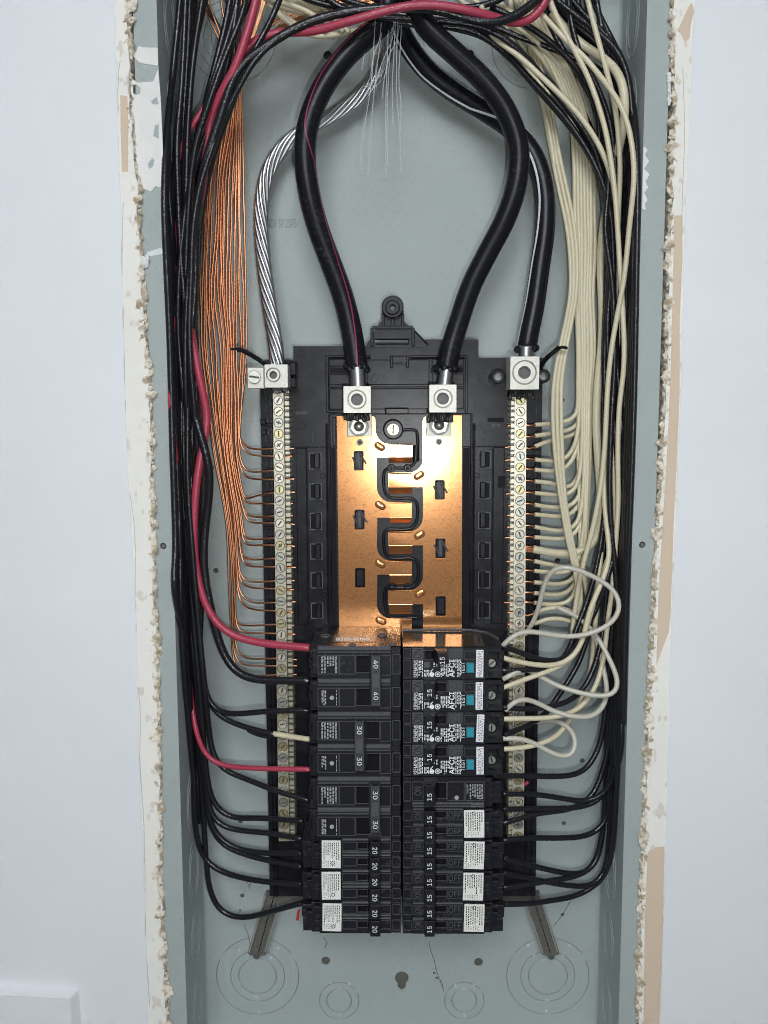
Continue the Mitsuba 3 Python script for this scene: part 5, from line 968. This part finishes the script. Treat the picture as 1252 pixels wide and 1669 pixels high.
# cream wires to the arc-fault breakers
cream([(785, 10, .020), (791, 46, .018), (815, 70, .016), (840, 86, .014), (884, 126.5, .012), (928, 169, .012), (959, 207, .012), (984, 251, .014), (997, 290, .018), (1004, 330, .024), (1006, 400, .030), (1004, 500, .032), (1000, 600, .034), (990, 700, .030), (984, 780, .026), (988, 850, .022), (994, 905, .014), (988, 930, .008), (979, 954, .006), (966, 982, .005), (957.5, 1008, .005), (951, 1042, .005), (938, 1068, .004), (916, 1083, .002), (891, 1085.5, .000), (854, 1081, -.003), (819, 1072, -.006)], 'cream wire arching down from the top right to the topmost arc-fault breaker', w=8.4)
cream([(886, -60, .016), (896, 0, .012), (914, 40, .010), (935, 79, .008), (959.5, 126.5, .008), (977, 176, .008), (989, 220, .008), (997, 270, .008), (1004, 329, .008), (1008.5, 400, .008), (1012.6, 464, .010), (1016, 525, .012), (1018, 568, .012), (1016.5, 608, .012), (1010, 656, .014), (1007, 740, .016), (1008, 820, .018), (1004, 880, .020), (998, 960, .024), (990, 1019, .024), (985.5, 1062, .022), (977, 1105, .018), (964, 1133, .012), (947, 1154.6, .008), (921, 1166, .004), (886, 1171, .000), (854, 1171, -.004), (821, 1172, -.006)], 'long cream wire lying over the right black bundle, ending at the third arc-fault breaker', w=8.4)
cream([(844, -60, .020), (861, 0, .016), (893, 32, .012), (921, 65, .010), (949, 88, .008), (973.6, 118, .006), (998, 149, .000), (1016, 179, -.004), (1026, 211, -.006), (1032, 250, -.008), (1034, 290, -.008), (1029, 340, -.006), (1024.5, 384, -.003), (1018, 450, .003), (1008, 505, .010), (998, 560, .014), (991, 624, .014), (989, 660, .014), (985, 740, .016), (977, 808, .018), (965.6, 864, .020), (954, 908, .022), (948, 930, .024), (940, 975, .030), (934, 1021, .034), (929, 1060, .036)], 'cream wire bulging out to the right wall at the top before crossing back left', w=8.4)
cream([(944, -60, .010), (958, 0, .008), (970, 47, .006), (984, 97, .005), (994.6, 139, .007), (1003, 176, .010), (1008.7, 228, .014), (1011, 280, .020), (1008, 350, .028), (1006, 430, .034), (1012, 520, .036), (1000, 610, .034), (996, 680, .030), (1000, 760, .028), (1003, 840, .026), (996, 900, .022), (990, 911, .020), (975, 975, .026), (968, 1040, .034), (962, 1100, .036), (942, 1152, .030), (927, 1176, .020), (912, 1198, .010), (886, 1211, .002), (854, 1219, -.003), (821, 1221, -.006)], 'cream wire dropping almost straight from the top right, ending at the lowest arc-fault breaker', w=8.0)
def pig(pts, label, Y=.0): return wire('pigtail_wire', pts, 8.2, 'grey_white_jacket', label, 'curly pale neutral pigtails of the arc-fault breakers', Y=Y)
pig([(820, 1052, -.004), (826, 1046, -.006), (834, 1037, -.006), (850, 1028, -.004), (875, 1030, -.003), (908, 1037, -.002), (940, 1038, -.003), (973, 1029, -.004), (1000, 1016, -.004), (1013, 997, -.002), (1012, 977, .000), (1001, 959, .002), (973, 942, .004), (940, 928, .003), (919, 921, .004), (902, 924, .006), (891, 939, .010), (884, 965, .016), (876, 999, .022), (866, 1022, .028), (856, 1034, .032)], 'biggest pale pigtail loop, topmost, reaching over the right black wires')
pig([(820, 1107, -.004), (832, 1102, -.006), (843, 1092, -.004), (856, 1089, .000), (869, 1093, .004), (882, 1104, .006), (904, 1116, .004), (938, 1127.6, .000), (973, 1135, -.003), (994, 1136, -.004), (1006, 1129, -.004), (1009, 1114, -.003), (1001, 1090, .000), (986, 1060, .004), (973, 1035, .010), (960, 1023, .016), (948, 1008, .026), (928, 998, .034), (908, 990, .036)], 'pale pigtail loop with its tip pointing down right, from the second arc-fault breaker')
pig([(824, 1158, -.003), (832, 1148, -.005), (843, 1139.5, -.004), (858, 1137, .000), (875.5, 1144, .004), (893, 1156, .004), (912, 1164, .001), (940, 1168.6, .000), (962, 1173, .000), (979, 1163, .002), (988, 1145, .006), (991, 1122, .014), (984, 1092, .020), (976, 1050, .030), (966, 1030, .036), (950, 1014, .040)], 'pale pigtail from the third arc-fault breaker curving under and up at the right')
pig([(820, 1204, -.004), (847.5, 1202, -.004), (865, 1207, -.002), (882, 1218, .000), (904, 1230, .000), (922, 1236.5, .000), (934, 1233, .000), (941, 1216, .002), (939, 1196, .006), (926, 1182, .012), (904, 1173, .020), (880, 1176, .028), (858, 1178, .034)], 'lowest pale pigtail loop, from the lowest arc-fault breaker')
cream([(820, 1121, -.005), (854, 1108, -.002), (891, 1095, .001), (912, 1087, .004), (940, 1066, .010), (954, 1030, .014), (966, 990, .020), (975, 955, .026), (980, 900, .030)], 'cream wire ending at the second arc-fault breaker')

# --- the right side: black wires
RBX = [('B1', [(820, 1053, -.004), (854, 1066, .000), (886, 1077, .004), (910, 1079, .008), (926, 1072, .012), (940, 1050, .018), (952, 1028, .022), (966, 1006, .022), (981, 971, .020), (992, 935, .020), (1001, 905, .022)], [(1012, 800), (1014, 700), (1006, 600), (1001, 500), (1000, 420), (994, 340), (972, 272), (937, 213), (901, 169), (866, 132), (840, 102), (800, 62), (745, 45), (700, 38)], 'at the topmost arc-fault breaker', .024),
       ('B2', [(818, 1093, -.004), (875, 1091, .000), (900, 1089, .006), (922, 1072, .014), (938, 1029, .022), (955, 986, .026), (973, 921, .028)], [(984, 850), (990, 760), (986, 660), (986, 560), (992, 460), (998, 380), (988, 310), (959, 250), (932, 206), (896, 162), (860, 124), (832, 96), (790, 60), (730, 44)], 'at the second arc-fault breaker', .030),
       ('B3', [(820, 1153, -.004), (854, 1156, .000), (886, 1154, .004), (921, 1146, .010), (947, 1129, .018), (964, 1100, .022), (977, 1060, .026), (986, 1000, .030)], [(990, 940), (999, 840), (1004, 740), (996, 640), (990, 540), (996, 430), (992, 340), (980, 270), (973, 176), (959, 141), (938, 109), (907, 76), (875, 51), (840, 30), (800, 10)], 'at the third arc-fault breaker', .028),
       ('B4', [(822, 1198, -.004), (842, 1190, .002), (865, 1180, .010), (891, 1163, .016), (908, 1137, .022), (929, 1107, .028), (947, 1073, .032), (960, 1029, .034), (972, 970, .036)], [(984, 900), (992, 800), (990, 700), (984, 600), (988, 480), (990, 390), (1000, 300), (1004, 240), (998, 134), (981, 114), (938, 95), (910, 83), (875, 70), (840, 58), (800, 40)], 'at the lowest arc-fault breaker, behind the pale pigtails', .036),
       ('C1', [(803, 1264, -.004), (875, 1265, .008), (927, 1264.6, .018), (954, 1256, .024), (973, 1227, .028), (982, 1195, .030)], [(990, 1120), (1000, 1000), (1008, 880), (1016, 760), (1012, 640), (1004, 540), (1010, 420), (1005, 300), (1002, 258), (994.6, 202), (984, 167), (966.5, 126.5), (945.5, 88), (919, 39), (901.5, 0), (890, -60)], 'at the single pole breaker', .032),
       ('C2', [(820, 1294, .004), (875, 1295, .012), (921, 1302, .020), (959, 1306.5, .024), (984, 1295, .024), (1005, 1254, .022), (1013, 1215, .022)], [(1010, 1120), (1012, 1000), (1020, 880), (1026, 760), (1030, 640), (1034, 520), (1038, 400), (1037, 300), (1034, 220), (1028, 167), (1024, 123), (1012, 91), (989, 63), (963, 44), (938, 23), (910, 4), (880, -30)], 'at the foot of the single pole breaker', .018),
       ('C3', [(820, 1319, .006), (875, 1318, .014), (943, 1316, .024), (975, 1306, .028), (992, 1280, .030), (1000, 1240, .030)], [(1003, 1120), (1008, 1000), (1016, 880), (1022, 760), (1024, 640), (1026, 520), (1030, 400), (1031, 300), (1030, 230), (1026, 180), (1018, 130), (1004, 96), (980, 66), (950, 42), (926, 22), (900, 0), (880, -60)], 'on the upper half of the uppermost right twin breaker', .026),
       ('C4', [(820, 1342, .008), (875, 1326, .016), (932, 1318, .026), (965, 1298, .032), (981, 1260, .036), (992, 1214, .038)], [(998, 1100), (1004, 980), (1010, 860), (1016, 740), (1018, 620), (1020, 500), (1024, 400), (1026, 300), (1028, 240), (1022, 180), (1010, 130), (990, 90), (960, 60), (930, 34), (904, 8), (880, -50)], 'on the lower half of the uppermost right twin breaker', .036),
       ('C5', [(820, 1370, .010), (848, 1366, .014), (902, 1366, .024), (954, 1363, .034), (981, 1349, .038), (993, 1317, .040), (996, 1260, .042)], [(1000, 1130), (1003, 1000), (1006, 880), (1009, 760), (1010, 640), (1012, 520), (1018, 400), (1020, 300), (1014, 220), (1012, 160), (996, 110), (974, 80), (940, 56), (908, 34), (880, 10), (856, -40)], 'at the upper half of the second right twin breaker', .042),
       ('C6', [(820, 1399, .012), (875, 1413, .020), (927, 1424, .030), (954, 1423, .036), (970, 1406, .040), (981, 1363, .042), (986, 1308, .044), (988, 1240, .046)], [(990, 1120), (994, 1000), (998, 880), (1004, 760), (1006, 640), (1010, 520), (1014, 400), (1008, 300), (988, 225), (972, 186), (954, 88), (949, 53), (942, 0), (936, -60)], 'at the lower half of the second right twin breaker', .046),
       ('C7', [(820, 1423, .012), (889, 1437, .024), (932, 1444, .032), (967, 1443, .038), (984, 1425, .042), (992, 1376, .044), (996, 1310, .046), (998, 1240, .048)], [(1002, 1120), (1006, 1000), (1010, 880), (1014, 760), (1017, 640), (1020, 520), (1022, 400), (1018, 300), (1010, 230), (1004, 180), (996, 120), (984, 60), (972, 0), (966, -60)], 'slanting down to the third right twin breaker', .050),
       ('C8', [(820, 1447, .012), (883, 1437.6, .022), (943, 1427, .032), (967, 1414, .038), (980, 1376, .042), (985, 1320, .046), (990, 1240, .048)], [(996, 1120), (999, 1000), (1002, 880), (1000, 760), (998, 640), (994, 520), (1000, 400), (998, 310), (976, 240), (950, 180), (924, 95), (905, 60), (886, 28), (856, 0), (830, -40)], 'slanting up to the third right twin breaker', .048),
       ('C9', [(822, 1474, .014), (861, 1473, .022), (899.5, 1467.5, .032), (937.5, 1461, .040), (965, 1447, .044), (984, 1431, .046), (997, 1390, .048), (1003, 1320, .050), (1006, 1240, .052)], [(1008, 1120), (1014, 1000), (1018, 880), (1022, 760), (1026, 640), (1030, 520), (1032, 400), (1032, 300), (1034, 240), (1032, 190), (1026, 140), (1010, 90), (990, 50), (970, 10), (956, -50)], 'at the lowest right twin breaker, lowest of all', .054)]
for nm, low, up, d, lane in RBX:
    wire('black_wire', low + [(x, y, lane) for x, y in up], 9.2, 'black_jacket', f'right-side black wire ending {d}', 'black wires on the right side')
ext = [[(1016, 1180), (1020, 1000), (1028, 820), (1034, 640), (1037, 480), (1039, 340), (1038, 250), (1033, 180), (1020, 110), (1000, 70), (970, 40), (940, 12), (910, -40)], [(1012, 1200), (1016, 1020), (1022, 860), (1020, 700), (1016, 560), (1022, 420), (1024, 320), (1022, 240), (1014, 170), (998, 118), (970, 78), (940, 40), (926, -40)], [(1006, 1240), (1010, 1060), (1014, 900), (1010, 740), (1004, 600), (996, 460), (1003, 360), (1014, 280), (1020, 210), (1018, 160), (1004, 120), (984, 100), (930, 58), (906, 26), (890, -40)],
       [(1012, 1060), (1004, 940), (994, 820), (996, 700), (1002, 580), (998, 460), (986, 370), (992, 300), (984, 210), (970, 150), (950, 100), (936, 60), (926, 0), (920, -60)], [(994, 1180), (1000, 1060), (1006, 940), (1018, 800), (1024, 660), (1028, 520), (1030, 390), (1027, 300), (1020, 220), (1006, 150), (985, 90), (962, 30), (950, -40)], [(1004, 1300), (1012, 1120), (1016, 940), (1012, 820), (1008, 700), (1014, 560), (1012, 440), (1004, 350), (996, 270), (978, 190), (960, 150), (940, 116), (918, 82), (896, 40), (880, -40)]]
for i, pts in enumerate(ext):
    lane = (.034, .044, .050, .020, .056, .040)[i]
    wire('black_wire', [(x, y, lane) for x, y in pts], 9.5, 'black_jacket', ['outermost black wire against the right side wall', 'second black wire from the right side wall', 'black wire looping inside the thick cream cable at the top right', 'black wire between the two cream wires that cross on the right', 'black wire deep against the back right corner', 'black wire in the middle of the right bundle'][i], 'black wires on the right side')
# cream wires crossing the very top right
for i, pts in enumerate(([(756, -40), (772, 4), (800, 20), (838, 40), (868, 62), (900, 92), (930, 135), (952, 190), (962, 260)], [(790, -40), (806, 0), (826, 14), (850, 34), (880, 60), (910, 94), (938, 140), (956, 200), (965, 270)], [(730, -30), (746, 2), (770, 12), (810, 26), (846, 52), (872, 80), (905, 125), (935, 190), (946, 270)], [(812, -40), (816, 0), (820, 30), (832, 60), (850, 94), (876, 140), (893, 200), (904, 270)], [(830, -40), (832, 0), (836, 34), (846, 66), (862, 100), (884, 150), (900, 210), (910, 280)], [(826, -60), (842, 4), (868, 44), (904, 78), (930, 96), (956, 118), (972, 170), (984, 240), (992, 330)], [(876, -60), (884, 0), (892, 30), (900, 60), (916, 90), (932, 130), (948, 190), (956, 260)])):
    wire('cream_wire', [(x, y, (.032 + .003 * i) * .5 + .5 * min(.058, .032 + max(0, y - 60) * .0006)) for x, y in pts], 8.5, 'white_jacket', ['lowest-lying', 'higher', 'leftmost', 'steep', 'steepest', 'longest', 'rightmost'][i] + ' cream wire fanning out under the red cable at the top right', 'cream wires at the top right')
# a red clipping caught on the right terminal bar
rcp = thing('wire_clipping', 'tiny red wire clipping lying on the lower right terminal bar', 'clipping')
scene[rcp] = mikit.ply(tube(path3([(853, 1281, .034), (861, 1274, .033)], step=.002), .0016, 7), 'red_jacket', smooth=True)
hw_ = thing('hair_fibre', 'fine dark hair-like fibre looping at the top right corner', 'fibre')
scene[hw_] = mikit.ply(ribbon([(960, 0), (982, 30), (992, 60), (988, 110), (970, 130)], .02, .5, 4), 'dark_strand', smooth=True)
